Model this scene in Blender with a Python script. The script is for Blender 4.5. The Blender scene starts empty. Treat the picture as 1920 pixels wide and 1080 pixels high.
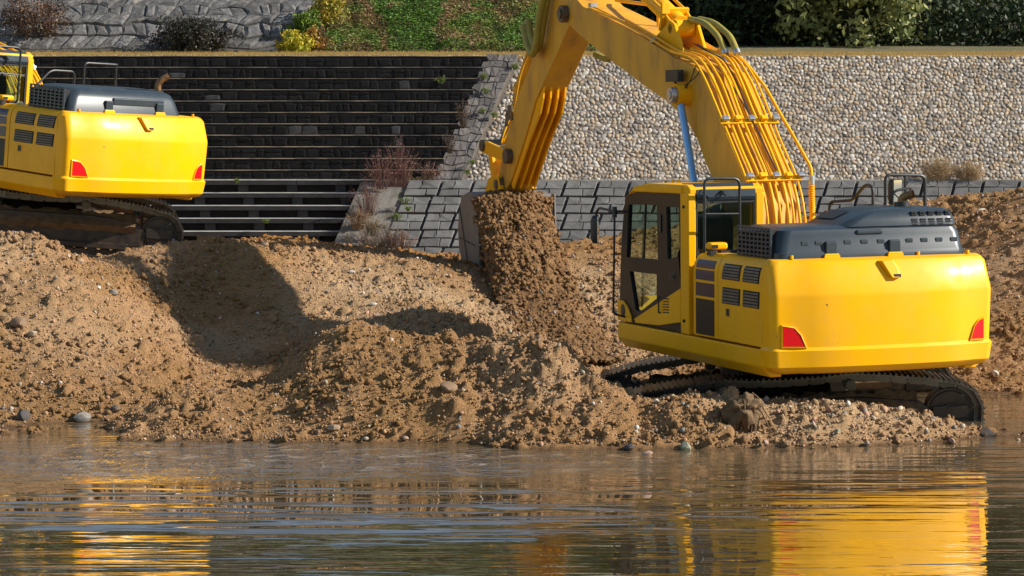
import bpy, math, random
import numpy as np
from mathutils import Matrix, Vector
from mathutils.geometry import tessellate_polygon

random.seed(7)
rng = np.random.default_rng(11)
R = math.radians
SC = bpy.context.scene
COL = SC.collection

# ------------------------------------------------------------------ camera
FPX, HORIZ, CAMH = 5000.0, 60.0, 4.75          # focal length in photo pixels, horizon row, eye height over the water
PITCH = math.atan((540 - HORIZ) / FPX)
cam = bpy.data.cameras.new('camera')
cam.sensor_width = 36.0
cam.lens = 36.0 * FPX / 1920.0
cam.clip_start, cam.clip_end = 0.5, 3000.0
camo = bpy.data.objects.new('camera', cam)
COL.objects.link(camo)
camo.location = (0, 0, CAMH)
camo.rotation_euler = (math.pi / 2 - PITCH, 0, 0)
SC.camera = camo

# ------------------------------------------------------------------ light
SUN_AZ, SUN_EL = R(82.0), R(29.8)              # azimuth counted from behind the camera towards its right
sdir = Vector((math.cos(SUN_EL) * math.sin(SUN_AZ), -math.cos(SUN_EL) * math.cos(SUN_AZ), math.sin(SUN_EL)))
world = bpy.data.worlds.new('World')
SC.world = world
world.use_nodes = True
wn = world.node_tree
bg = wn.nodes['Background']
sky = wn.nodes.new('ShaderNodeTexSky')
sky.sky_type = 'NISHITA'
sky.sun_disc = False
sky.sun_elevation = SUN_EL
sky.sun_rotation = math.atan2(sdir.x, sdir.y)
sky.air_density, sky.dust_density, sky.ozone_density = 1.25, 0.0, 0.6
wn.links.new(sky.outputs[0], bg.inputs[0])
bg.inputs[1].default_value = 0.08
sl = bpy.data.lights.new('sun', 'SUN')
sl.energy = 5.0
sl.angle = R(0.55)
sl.color = (1.0, 0.93, 0.82)
so = bpy.data.objects.new('sun', sl)
COL.objects.link(so)
so.rotation_euler = sdir.to_track_quat('Z', 'Y').to_euler()
so.location = (20, 10, 30)
SC.view_settings.view_transform = 'Standard'
SC.view_settings.look = 'None'
SC.view_settings.gamma = 1.0
SC.view_settings.exposure = 0.80

# ------------------------------------------------------------------ helpers
def at(px, py, Y):
    """world point at depth Y that the photo shows at pixel (px, py)"""
    u, v = (px - 960) / FPX, (540 - py) / FPX
    c, s = math.cos(PITCH), math.sin(PITCH)
    d = (u, c + v * s, -s + v * c)
    t = Y / d[1]
    return Vector((d[0] * t, Y, CAMH + d[2] * t))

def mesh_np(name, V, F):
    V = np.asarray(V, np.float32); F = np.asarray(F, np.int32)
    me = bpy.data.meshes.new(name)
    k = F.shape[1]
    me.vertices.add(len(V)); me.vertices.foreach_set('co', V.ravel())
    me.loops.add(F.size); me.loops.foreach_set('vertex_index', F.ravel())
    me.polygons.add(len(F))
    me.polygons.foreach_set('loop_start', np.arange(0, F.size, k, dtype=np.int32))
    me.update(calc_edges=True)
    return me

def set_col(me, cols):
    a = me.color_attributes.new('tint', 'FLOAT_COLOR', 'POINT')
    c = np.ones((len(cols), 4), np.float32); c[:, :3] = cols
    a.data.foreach_set('color', c.ravel())

def link(name, me, mat, parent=None, smooth=False):
    if mat is not None and not me.materials:
        me.materials.append(mat)
    if smooth:
        me.shade_smooth()
    o = bpy.data.objects.new(name, me)
    COL.objects.link(o)
    if parent is not None:
        o.parent = parent
    return o

def tag(o, label=None, cat=None, group=None, kind=None):
    if label: o['label'] = label
    if cat: o['category'] = cat
    if group: o['group'] = group
    if kind: o['kind'] = kind
    return o

def empty(name, M):
    o = bpy.data.objects.new(name, None)
    o.empty_display_size = 0.2
    COL.objects.link(o)
    o.matrix_world = M
    return o

class MB:
    def __init__(s): s.v = []; s.f = []
    def add(s, vs, fs, M=None):
        b = len(s.v)
        if M is not None: vs = [M @ Vector(p) for p in vs]
        s.v += [tuple(p) for p in vs]
        s.f += [tuple(i + b for i in f) for f in fs]
        return s
    def box(s, x0, x1, y0, y1, z0, z1, M=None):
        return s.add([(x0,y0,z0),(x1,y0,z0),(x1,y1,z0),(x0,y1,z0),(x0,y0,z1),(x1,y0,z1),(x1,y1,z1),(x0,y1,z1)],
                     [(0,3,2,1),(4,5,6,7),(0,1,5,4),(1,2,6,5),(2,3,7,6),(3,0,4,7)], M)
    def prism(s, poly, axis, a, b, M=None):
        """polygon extruded along an axis; poly in the other two axes in x,y,z order"""
        n = len(poly)
        ar = sum(poly[i][0]*poly[(i+1)%n][1]-poly[(i+1)%n][0]*poly[i][1] for i in range(n))
        if (ar < 0) != (axis == 'Y'): poly = poly[::-1]
        def P(p, t):
            return {'X': (t,p[0],p[1]), 'Y': (p[0],t,p[1]), 'Z': (p[0],p[1],t)}[axis]
        vs = [P(p, a) for p in poly] + [P(p, b) for p in poly]
        fs = [tuple(range(n))[::-1], tuple(range(n, 2*n))]
        fs += [(i, (i+1)%n, n+(i+1)%n, n+i) for i in range(n)]
        return s.add(vs, fs, M)
    def plate(s, outer, holes, axis, a, b, M=None):
        loops = [outer] + list(holes)
        flat = [p for l in loops for p in l]
        tri = tessellate_polygon([[Vector((p[0], p[1], 0)) for p in l] for l in loops])
        def P(p, t):
            return {'X': (t,p[0],p[1]), 'Y': (p[0],t,p[1]), 'Z': (p[0],p[1],t)}[axis]
        n = len(flat)
        vs = [P(p, a) for p in flat] + [P(p, b) for p in flat]
        fs = []
        for t in tri:
            p, q, r = (flat[i] for i in t)
            ar = (q[0]-p[0])*(r[1]-p[1])-(q[1]-p[1])*(r[0]-p[0])
            if ar < 0: t = t[::-1]
            up = tuple(t); dn = tuple(t[::-1])
            if axis == 'Y': up, dn = dn, up
            fs.append(tuple(i + n for i in up) if b > a else up)
            fs.append(dn if b > a else tuple(i + n for i in dn))
        k = 0
        for l in loops:
            m = len(l)
            for i in range(m):
                i0, i1 = k+i, k+(i+1)%m
                fs.append((i0, i1, i1+n, i0+n))
            k += m
        return s.add(vs, fs, M)
    def tube(s, path, r, n=8, caps=True, M=None, r1=None):
        path = [Vector(p) for p in path]
        rings = []
        for i, p in enumerate(path):
            d = (path[min(i+1, len(path)-1)] - path[max(i-1, 0)]).normalized()
            if i == 0:
                up = Vector((0,0,1)) if abs(d.z) < .9 else Vector((1,0,0))
                a = d.cross(up).normalized()
            else:
                a = (a - d * a.dot(d)).normalized()
            b = d.cross(a)
            rr = r if r1 is None else r + (r1 - r) * i / (len(path)-1)
            rings.append([p + (a*math.cos(2*math.pi*k/n) + b*math.sin(2*math.pi*k/n))*rr for k in range(n)])
        vs = [q for g in rings for q in g]
        fs = []
        for i in range(len(rings)-1):
            for k in range(n):
                fs.append((i*n+k, i*n+(k+1)%n, (i+1)*n+(k+1)%n, (i+1)*n+k))
        if caps:
            fs.append(tuple(range(n))[::-1]); fs.append(tuple(range(len(vs)-n, len(vs))))
        return s.add(vs, fs, M)
    def cyl(s, p0, p1, r, n=16, M=None, r1=None):
        return s.tube([p0, p1], r, n, True, M, r1)
    def loft(s, rings, cap0=True, cap1=True, M=None, closed=True):
        n = len(rings[0])
        vs = [q for g in rings for q in g]
        fs = []
        for i in range(len(rings)-1):
            for k in range(n if closed else n-1):
                fs.append((i*n+k, i*n+(k+1)%n, (i+1)*n+(k+1)%n, (i+1)*n+k))
        if cap0: fs.append(tuple(range(n))[::-1])
        if cap1: fs.append(tuple(range(len(vs)-n, len(vs))))
        return s.add(vs, fs, M)
    def mesh(s, name):
        me = bpy.data.meshes.new(name)
        me.from_pydata(s.v, [], s.f)
        me.update()
        return me
    def build(s, name, mat, parent=None, smooth=None, bevel=0.0, seg=2):
        me = s.mesh(name)
        if bevel or smooth:
            import bmesh
            bm = bmesh.new(); bm.from_mesh(me)
            bmesh.ops.recalc_face_normals(bm, faces=bm.faces)
            bm.to_mesh(me); bm.free()
            me.shade_smooth()
            me.set_sharp_from_angle(angle=R(smooth or 32))
        me.materials.append(mat)
        o = bpy.data.objects.new(name, me)
        COL.objects.link(o)
        if parent is not None: o.parent = parent
        if bevel:
            m = o.modifiers.new('bevel', 'BEVEL')
            m.width = bevel; m.segments = seg; m.limit_method = 'ANGLE'; m.angle_limit = R(30)
            m.harden_normals = True
        return o

def arc(cx, cy, r, a0, a1, n):
    return [(cx + r*math.cos(R(a0+(a1-a0)*i/n)), cy + r*math.sin(R(a0+(a1-a0)*i/n))) for i in range(n+1)]

def rounded(path, r=0.06, n=4):
    """polyline with its inner corners rounded"""
    path = [Vector(p) for p in path]
    out = [path[0]]
    for i in range(1, len(path)-1):
        a, b, c = path[i-1], path[i], path[i+1]
        d0, d1 = (a-b), (c-b)
        k = min(r, d0.length*.45, d1.length*.45)
        p0, p1 = b + d0.normalized()*k, b + d1.normalized()*k
        for j in range(n+1):
            t = j/n
            out.append(p0*(1-t)**2 + b*2*t*(1-t) + p1*t*t)
    out.append(path[-1])
    return out

def hsh(i, j, seed):
    h = (i.astype(np.int64)*374761393 + j.astype(np.int64)*668265263 + seed*974634777) & 0xFFFFFFFF
    h = ((h ^ (h >> 13)) * 1274126177) & 0xFFFFFFFF
    h = ((h ^ (h >> 16)) * 2246822519) & 0xFFFFFFFF
    return ((h ^ (h >> 15)) & 0xFFFFFF) / float(0xFFFFFF)

def vnoise(x, y, seed=0):
    xi, yi = np.floor(x), np.floor(y)
    fx, fy = x-xi, y-yi
    u, v = fx*fx*(3-2*fx), fy*fy*(3-2*fy)
    xi, yi = xi.astype(np.int64), yi.astype(np.int64)
    a, b = hsh(xi, yi, seed), hsh(xi+1, yi, seed)
    c, d = hsh(xi, yi+1, seed), hsh(xi+1, yi+1, seed)
    return (a*(1-u)+b*u)*(1-v) + (c*(1-u)+d*u)*v - 0.5

def fbm(x, y, sc, octs, seed=0, gain=0.5):
    r, a = 0*x, 1.0
    for o in range(octs):
        r = r + a*vnoise(x*sc + 17.3*o, y*sc - 9.1*o, seed+o)
        sc *= 2.03; a *= gain
    return r

# ------------------------------------------------------------------ materials
def nodes(name):
    m = bpy.data.materials.new(name)
    m.use_nodes = True
    nt = m.node_tree
    return m, nt, nt.nodes['Principled BSDF']

def mixc(nt, fac, a, b, mode='MIX'):
    n = nt.nodes.new('ShaderNodeMix'); n.data_type = 'RGBA'; n.blend_type = mode
    for s, v in ((n.inputs[0], fac), (n.inputs[6], a), (n.inputs[7], b)):
        if hasattr(v, 'is_linked'): nt.links.new(v, s)
        elif isinstance(v, (int, float)): s.default_value = v
        else: s.default_value = (*v, 1) if len(v) == 3 else v
    return n.outputs[2]

def noise(nt, scale, detail=4, rough=.55, vec=None, dist=0.0):
    n = nt.nodes.new('ShaderNodeTexNoise')
    n.inputs['Scale'].default_value = scale; n.inputs['Detail'].default_value = detail
    n.inputs['Roughness'].default_value = rough; n.inputs['Distortion'].default_value = dist
    if vec is not None: nt.links.new(vec, n.inputs['Vector'])
    return n.outputs['Fac']

def ramp(nt, src, p0, p1, c0=(0,0,0), c1=(1,1,1)):
    n = nt.nodes.new('ShaderNodeValToRGB')
    n.color_ramp.elements[0].position = p0; n.color_ramp.elements[1].position = p1
    n.color_ramp.elements[0].color = (*c0, 1); n.color_ramp.elements[1].color = (*c1, 1)
    nt.links.new(src, n.inputs[0])
    return n.outputs[0]

def coords(nt, kind='Object', scale=None):
    t = nt.nodes.new('ShaderNodeTexCoord')
    o = t.outputs[kind]
    if scale:
        m = nt.nodes.new('ShaderNodeMapping'); m.inputs['Scale'].default_value = scale
        nt.links.new(o, m.inputs[0]); o = m.outputs[0]
    return o

def bump(nt, bs, h, strength, dist=0.01):
    b = nt.nodes.new('ShaderNodeBump')
    b.inputs['Strength'].default_value = strength; b.inputs['Distance'].default_value = dist
    nt.links.new(h, b.inputs['Height']); nt.links.new(b.outputs[0], bs.inputs['Normal'])
    return b

def mat(name, col, col2=None, rough=.7, scale=8.0, detail=5, lo=.35, hi=.65, bmp=0.0, bscale=None, bdist=.01,
        metal=0.0, spec=.5, coat=0.0, dirt=None, dlo=.55, dhi=.75, dscale=3.0, var=0.0, kind='Object', stretch=None):
    m, nt, bs = nodes(name)
    v = coords(nt, kind, stretch)
    c = col
    if col2 is not None:
        c = mixc(nt, ramp(nt, noise(nt, scale, detail, vec=v), lo, hi), col, col2)
    if dirt is not None:
        c = mixc(nt, ramp(nt, noise(nt, dscale, 8, .7, vec=v), dlo, dhi), c, dirt)
    if var:
        oi = nt.nodes.new('ShaderNodeObjectInfo')
        mr = nt.nodes.new('ShaderNodeMapRange')
        mr.inputs[3].default_value = 1-var; mr.inputs[4].default_value = 1+var
        nt.links.new(oi.outputs['Random'], mr.inputs[0])
        hs = nt.nodes.new('ShaderNodeHueSaturation')
        nt.links.new(mr.outputs[0], hs.inputs['Value'])
        if hasattr(c, 'is_linked'): nt.links.new(c, hs.inputs['Color'])
        else: hs.inputs['Color'].default_value = (*c, 1)
        c = hs.outputs[0]
    if hasattr(c, 'is_linked'): nt.links.new(c, bs.inputs['Base Color'])
    else: bs.inputs['Base Color'].default_value = (*c, 1)
    bs.inputs['Roughness'].default_value = rough
    bs.inputs['Metallic'].default_value = metal
    bs.inputs['Specular IOR Level'].default_value = spec
    if coat:
        bs.inputs['Coat Weight'].default_value = coat
        bs.inputs['Coat Roughness'].default_value = .16
    if bmp:
        bump(nt, bs, noise(nt, bscale or scale*4, 6, .65, vec=v), bmp, bdist)
    return m

def tint_mat(name, rough=.85, mul=1.0, nscale=30.0, namp=.35, bmp=.5, bscale=60.0, bdist=.01, spec=.3):
    """colour comes from the vertex attribute 'tint', broken up with noise"""
    m, nt, bs = nodes(name)
    v = coords(nt)
    a = nt.nodes.new('ShaderNodeAttribute'); a.attribute_name = 'tint'
    f = nt.nodes.new('ShaderNodeMapRange')
    f.inputs[1].default_value = .25; f.inputs[2].default_value = .75
    f.inputs[3].default_value = mul*(1-namp); f.inputs[4].default_value = mul*(1+namp)
    nt.links.new(noise(nt, nscale, 6, .65, vec=v), f.inputs[0])
    hs = nt.nodes.new('ShaderNodeHueSaturation')
    nt.links.new(a.outputs['Color'], hs.inputs['Color']); nt.links.new(f.outputs[0], hs.inputs['Value'])
    nt.links.new(hs.outputs[0], bs.inputs['Base Color'])
    bs.inputs['Roughness'].default_value = rough
    bs.inputs['Specular IOR Level'].default_value = spec
    if bmp: bump(nt, bs, noise(nt, bscale, 8, .7, vec=v), bmp, bdist)
    return m

M = {}
def paint(name, base, base2, dust, rough=.36, spec=.16, coat=.07, amount=.5):
    """machine paint: slight fading, dust, rain streaks, small chips"""
    m, nt, bs = nodes(name)
    v = coords(nt)
    c = mixc(nt, ramp(nt, noise(nt, 1.3, 5, vec=v), .35, .65), base, base2)
    streak = ramp(nt, noise(nt, 1.0, 6, .65, vec=coords(nt, 'Object', (9, 9, .9))), .50, .80)
    cloud = ramp(nt, noise(nt, 1.7, 7, .65, vec=v), .42, .72)
    mm = nt.nodes.new('ShaderNodeMath'); mm.operation = 'MULTIPLY'; nt.links.new(streak, mm.inputs[0]); nt.links.new(cloud, mm.inputs[1])
    ma = nt.nodes.new('ShaderNodeMath'); ma.operation = 'MULTIPLY'; ma.inputs[1].default_value = amount; nt.links.new(mm.outputs[0], ma.inputs[0])
    c = mixc(nt, ma.outputs[0], c, dust)
    haze = nt.nodes.new('ShaderNodeMath'); haze.operation = 'MULTIPLY'; haze.inputs[1].default_value = amount*.45; nt.links.new(cloud, haze.inputs[0])
    c = mixc(nt, haze.outputs[0], c, dust)
    chip = ramp(nt, noise(nt, 14, 3, .5, vec=v), .735, .76)
    c = mixc(nt, chip, c, (.10,.06,.03))
    nt.links.new(c, bs.inputs['Base Color'])
    rr = nt.nodes.new('ShaderNodeMapRange'); rr.inputs[3].default_value = rough-.06; rr.inputs[4].default_value = rough+.28
    nt.links.new(cloud, rr.inputs[0]); nt.links.new(rr.outputs[0], bs.inputs['Roughness'])
    bs.inputs['Specular IOR Level'].default_value = spec
    bs.inputs['Coat Weight'].default_value = coat; bs.inputs['Coat Roughness'].default_value = .18
    bump(nt, bs, noise(nt, 2.2, 2, vec=v), .06, .02)
    return m
M['yellow'] = paint('yellow_paint', (.82,.395,.001), (.78,.365,.002), (.42,.25,.07), amount=.34)
M['yellow_worn'] = mat('worn_yellow_paint', (.62,.32,.012), (.47,.235,.022), rough=.5, scale=2.5, dirt=(.20,.11,.04), dlo=.54, dhi=.78, dscale=2.5, bmp=.05, bscale=60, stretch=(1,1,.35))
M['hood'] = mat('blue_grey_hood', (.022,.032,.042), (.030,.041,.052), rough=.36, scale=3, spec=.3, dirt=(.06,.066,.07), dlo=.55, dhi=.9, dscale=4, bmp=.03, bscale=50)
M['dark'] = mat('charcoal_panel', (.007,.008,.010), (.011,.012,.014), rough=.45, scale=5, dirt=(.022,.021,.02), dlo=.6, dhi=.9, spec=.3)
M['black'] = mat('black_rubber', (.008,.008,.009), (.016,.016,.016), rough=.5, scale=9)
M['rail'] = mat('dark_handrail_paint', (.012,.014,.017), (.02,.022,.025), rough=.45, scale=8, spec=.35)
M['navy'] = mat('navy_decal', (.008,.016,.055), (.012,.02,.06), rough=.35, scale=3)
M['plum'] = mat('dark_violet_decal', (.014,.011,.03), (.018,.014,.035), rough=.35, scale=3)
M['slat'] = mat('dusty_louver', (.16,.125,.09), (.10,.08,.06), rough=.6, scale=12)
M['red'] = mat('red_reflector', (.62,.002,.006), (.50,.002,.006), rough=.35, scale=40, spec=.2)
M['steel'] = mat('worn_steel', (.10,.09,.08), (.17,.14,.10), rough=.45, scale=6, metal=.6, dirt=(.12,.075,.04), dlo=.45, dhi=.7, bmp=.15, bscale=50)
M['chrome'] = mat('chrome_rod', (.62,.66,.72), rough=.16, metal=1.0)
M['blue_rod'] = mat('bare_cylinder_rod', (.16,.38,.72), (.20,.42,.75), rough=.3, scale=4, metal=.35)
M['zinc'] = mat('zinc_clamp', (.45,.47,.50), (.36,.38,.41), rough=.35, scale=20, metal=.8)
M['track'] = mat('muddy_track_steel', (.022,.018,.016), (.055,.038,.026), rough=.42, scale=7, metal=.3, dirt=(.12,.078,.045), dlo=.55, dhi=.75, dscale=5, bmp=.3, bscale=40, var=.25)
M['shoe'] = mat('polished_shoe_steel', (.10,.095,.095), (.08,.06,.045), rough=.26, scale=6, metal=.7, dirt=(.09,.058,.035), dlo=.58, dhi=.75, dscale=7, bmp=.2, bscale=50, var=.2)
M['mud'] = mat('dried_mud', (.17,.11,.062), (.11,.07,.04), rough=.95, scale=9, bmp=.8, bscale=30, bdist=.02, spec=.15)
M['rust'] = mat('rusty_pipe', (.26,.14,.05), (.12,.06,.03), rough=.5, scale=12, metal=.4)
M['hose'] = mat('olive_spiral_hose', (.30,.25,.03), (.24,.19,.03), rough=.5, scale=10, bmp=.1)
M['bucket'] = mat('scoured_bucket_steel', (.15,.14,.13), (.20,.18,.165), rough=.55, scale=4, metal=.15, dirt=(.17,.12,.08), dlo=.55, dhi=.75, dscale=3, bmp=.25, bscale=30)
M['seat'] = mat('grey_seat_fabric', (.035,.037,.04), (.05,.05,.055), rough=.9, scale=30)
M['amber'] = mat('vent_black', (.004,.004,.005), rough=.8)

def glass(name, tintc, refl=.09):
    m, nt, bs = nodes(name)
    nt.nodes.remove(bs)
    out = nt.nodes['Material Output']
    tr = nt.nodes.new('ShaderNodeBsdfTransparent'); tr.inputs[0].default_value = (*tintc, 1)
    gl = nt.nodes.new('ShaderNodeBsdfGlossy'); gl.inputs['Roughness'].default_value = .03
    fw = nt.nodes.new('ShaderNodeLayerWeight'); fw.inputs[0].default_value = .5
    fp = nt.nodes.new('ShaderNodeMath'); fp.operation = 'POWER'; fp.inputs[1].default_value = 4.0
    nt.links.new(fw.outputs['Facing'], fp.inputs[0])
    fr = nt.nodes.new('ShaderNodeMath'); fr.operation = 'MULTIPLY_ADD'; fr.inputs[1].default_value = .85; fr.inputs[2].default_value = .05
    nt.links.new(fp.outputs[0], fr.inputs[0])
    mx = nt.nodes.new('ShaderNodeMixShader')
    nt.links.new(fr.outputs[0], mx.inputs[0])
    nt.links.new(tr.outputs[0], mx.inputs[1]); nt.links.new(gl.outputs[0], mx.inputs[2])
    nt.links.new(mx.outputs[0], out.inputs[0])
    return m
M['glass'] = glass('green_tinted_glass', (.78,.87,.80))
M['mirror'] = mat('mirror_glass', (.7,.72,.74), rough=.04, metal=1.0)

# ------------------------------------------------------------------ ground: the dug-over gravel bank
PX = [  # (photo x, photo y, depth): what the bank shows at that place
 (-120,815,31.4),(0,815,31.4),(100,812,31.5),(130,797,32.2),(250,795,32.3),
 (0,780,32.3),(60,770,32.5),(150,768,32.6),(230,765,32.6),(0,700,33.6),(100,700,33.6),(200,700,33.8),(280,712,33.7),
 (0,600,35.2),(100,600,35.3),(200,600,35.8),(0,520,36.4),(100,520,36.6),(200,545,37.2),
 (-120,450,37.6),(0,447,37.6),(50,440,37.7),(100,455,37.8),(150,487,38.0),(185,500,38.8),
 (230,482,40.0),(290,462,40.5),(350,464,40.6),(400,455,40.7),(440,457,40.7),(475,482,40.2),
 (310,500,39.8),(310,550,38.8),(310,600,37.6),(310,660,36.0),(310,710,34.4),
 (400,500,39.9),(400,550,39.0),(410,600,38.1),(410,650,37.1),(420,700,35.8),(430,733,34.7),
 (480,560,38.7),(500,640,37.2),(520,700,35.6),
 (250,772,32.2),(320,738,32.0),(430,744,31.9),(520,748,31.9),(545,720,32.2),(570,675,32.8),(600,632,33.3),
 (330,800,31.2),(450,800,31.2),(600,795,31.0),(720,800,30.8),
 (230,838,30.5),(330,837,30.55),(500,838,30.5),(650,835,30.6),(800,833,30.68),(870,836,30.6),(930,844,30.25),(860,765,30.85),
 (1000,848,30.1),(1200,850,30.05),(1300,848,30.1),(1450,845,30.25),(1600,842,30.35),(1750,832,30.7),(1830,826,30.95),(1920,828,30.9),(2050,828,30.9),
 (650,745,31.3),(650,690,32.2),(650,612,33.6),(690,602,33.7),(700,765,31.1),(700,700,31.8),(715,612,33.6),(740,642,33.0),
 (600,605,37.6),(560,555,38.7),(520,510,39.7),(640,600,38.0),
 (790,616,35.9),(740,606,36.2),(880,624,35.6),(760,645,33.0),(850,639,32.8),(800,700,31.75),(800,775,30.95),
 (900,643,32.5),(950,629,32.3),(1000,627,32.1),(1060,658,31.7),(1100,696,31.3),(1140,718,31.1),(1200,732,31.0),
 (900,700,31.7),(900,765,31.0),(1000,700,31.3),(1000,765,30.8),(1100,730,31.1),(1100,775,30.7),(1200,770,31.0),(1200,810,30.5),
 (1270,747,30.8),(1310,764,30.7),(1350,774,30.7),(1420,802,30.6),(1500,785,30.75),(1540,778,30.8),(1600,791,30.75),(1700,802,30.8),(1760,810,30.9),(1830,821,31.0),(1920,822,31.1),
 (600,525,40.5),(640,494,41.6),(760,502,41.6),(865,510,41.6),(700,560,38.9),(820,572,38.6),(860,600,37.2),
 (500,445,44.6),(545,449,44.6),(600,458,44.6),(700,468,44.6),(760,475,44.6),(850,490,44.3),
 (920,575,40.6),(980,580,40.5),(1000,600,39.6),(1060,472,44.2),(1090,456,44.6),(1150,450,44.9),(1240,426,45.2),(1100,520,42.6),(1120,580,40.7),(1140,640,38.2),(1200,662,37.0),
 (1330,428,45.2),(1500,415,45.2),(1600,401,44.2),(1725,379,43.6),(1790,396,42.2),(1850,389,41.7),(1920,367,41.2),(2060,352,41.2),
 (1870,500,38.7),(1870,600,37.0),(1880,700,35.5),(1880,737,34.9),(1780,688,36.0),(1740,716,35.4),(1990,738,34.8),(1990,600,37.0),(1700,600,38.4),(1500,600,38.8),
]
WP = [(x, 28.6, -.6) for x in (-10,-8,-6,-4,-2,0,2,4,6,8,10)] + [
 (-4.95, 31.4, -.07), (-5.3, 31.75, -.05), (5.0,33.6,-.32),(6.4,33.6,-.34),(3.6,34.0,-.22),(2.6,34.2,-.15),(1.9,34.3,-.05),(6.6,32.2,-.16),(5.4,32.3,-.10),(7.5,33.2,-.22),
 (-3.65,33.3,.2),(-4.3,33.4,.2),(-2.66,33.1,.70),(-2.95,33.0,.42),(1.14,31.7,.48),(1.2,32.2,.25),(1.55,31.6,.33),(1.6,32.0,.2),(-2.7,34.9,.12),(-2.0,35.0,.18),(-1.2,35.2,.3),(.1,35,.45),(.8,34.2,.2),(1.3,33.3,.1),(1.3,35.2,.0),(.9,35.6,.05),(1.9,32.6,.05),(.7,36.6,.3),(1.3,37,.25),(.5,38.2,.3),(.0,37.5,.4),
 (-10,42.6,1.25),(-8.5,42.6,1.15),(-7.2,43,1.05),(-6,43,.95),(-9.5,40.3,1.2),(-8,40.3,1.1),(-6.9,40.8,1.1),(-9.5,45,1.2),(-7,45,1.0),(-5.5,45,1.0),(-9.5,48,1.0),(-6,48,.9),(-3,47.5,.75),(0,47.5,.7),(3,48.5,.9),(6,48,1.2),(9,46,1.7),(11,44,2.1),
 (-10,52,.8),(-5,52,.6),(0,52,.5),(5,52,.7),(11,52,1.0),(-12,36,.8),(-12,31,-.1),(12,36,.5),(12,32,-.2),(12,30,-.3)]
cp = np.array([tuple(at(*p)) for p in PX] + WP)

def tps_fit(P, z, lam=1.2e-4):
    n = len(P)
    d2 = ((P[:, None]-P[None])**2).sum(-1)
    K = np.where(d2 > 0, d2*np.log(d2+1e-12), 0) + lam*n*np.eye(n)
    A = np.zeros((n+3, n+3)); A[:n,:n] = K; A[:n,n] = 1; A[:n,n+1:] = P; A[n,:n] = 1; A[n+1:,:n] = P.T
    return np.linalg.solve(A, np.concatenate([z, np.zeros(3)]))
TW = tps_fit(cp[:, :2], cp[:, 2])
def base_h(X, Y):
    out = np.empty(X.size); xf, yf = X.ravel(), Y.ravel()
    for s in range(0, X.size, 40000):
        a = np.stack([xf[s:s+40000], yf[s:s+40000]], 1)
        d2 = ((a[:, None]-cp[None, :, :2])**2).sum(-1)
        out[s:s+40000] = (d2*np.log(d2+1e-12))@TW[:len(cp)] + TW[-3] + a@TW[-2:]
    return out.reshape(X.shape)

GX0, GX1, GY0, GY1 = -11.5, 11.5, 29.0, 51.5
NX = 860
gx = np.linspace(GX0, GX1, NX)
gy = np.concatenate([np.linspace(GY0, 37.0, 290, endpoint=False), np.linspace(37.0, 46.0, 230, endpoint=False), np.linspace(46.0, GY1, 50)])
NY = len(gy)
# the smooth shape is evaluated coarsely and interpolated
cx, cy = np.linspace(GX0, GX1, 231), np.linspace(GY0, GY1, 226)
CB = base_h(*np.meshgrid(cx, cy))
def base_i(X, Y):
    fx = np.clip((X-GX0)/(GX1-GX0)*230, 0, 229.999); fy = np.clip((Y-GY0)/(GY1-GY0)*225, 0, 224.999)
    i, j = fx.astype(int), fy.astype(int); u, v = fx-i, fy-j
    return (CB[j,i]*(1-u)+CB[j,i+1]*u)*(1-v) + (CB[j+1,i]*(1-u)+CB[j+1,i+1]*u)*v
GXX, GYY = np.meshgrid(gx, gy)
HB = base_i(GXX, GYY)
amp = np.clip((HB+.15)/.4, .25, 1.0)
big = fbm(GXX, GYY, .55, 3, 3)
ridged = 1-2*np.abs(fbm(GXX, GYY, 1.6, 4, 21))
rough_mask = np.clip(.5+1.6*fbm(GXX, GYY, .45, 2, 77), .15, 1.3)
HT = HB + amp*(.07*big + .06*fbm(GXX, GYY, 1.8, 4, 5) + .05*(ridged-.6)*rough_mask
     + .075*rough_mask*fbm(GXX, GYY, 7.5, 5, 9, .68) + .055*rough_mask*np.maximum(fbm(GXX, GYY, 19., 2, 31), 0))
# clods and half-buried stones pressed into the surface
NST = 15000
sx, sy = rng.uniform(GX0, GX1, NST), rng.uniform(29.6, 46.5, NST)
sr = .018 + .085*rng.random(NST)**4.5
dx = (GX1-GX0)/(NX-1)
for x, y, r in zip(sx, sy, sr):
    i0, i1 = int((x-r-GX0)/dx), int((x+r-GX0)/dx)+2
    j0, j1 = np.searchsorted(gy, y-r), np.searchsorted(gy, y+r)
    if i0 < 0 or i1 > NX or j1 <= j0: continue
    ci, cj = min(int((x-GX0)/dx), NX-1), min(j0+(j1-j0)//2, NY-1)
    d2 = ((gx[None, i0:i1]-x)**2 + (gy[j0:j1, None]-y)**2)/(r*r)
    b = HT[cj, ci] - .35*r + .95*r*np.sqrt(np.maximum(1-d2, 0))
    w = HT[j0:j1, i0:i1]
    np.maximum(w, np.where(d2 < 1, b, -9), out=w)
def ground_z(x, y):
    i = np.clip(((np.asarray(x)-GX0)/dx).round().astype(int), 0, NX-1)
    j = np.clip(np.searchsorted(gy, np.asarray(y)), 0, NY-1)
    return HT[j, i]

idx = np.arange(NX*NY).reshape(NY, NX)
GF = np.stack([idx[:-1,:-1], idx[:-1,1:], idx[1:,1:], idx[1:,:-1]], -1).reshape(-1, 4)
gme = mesh_np('ground', np.stack([GXX, GYY, HT], -1).reshape(-1, 3), GF)
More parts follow.
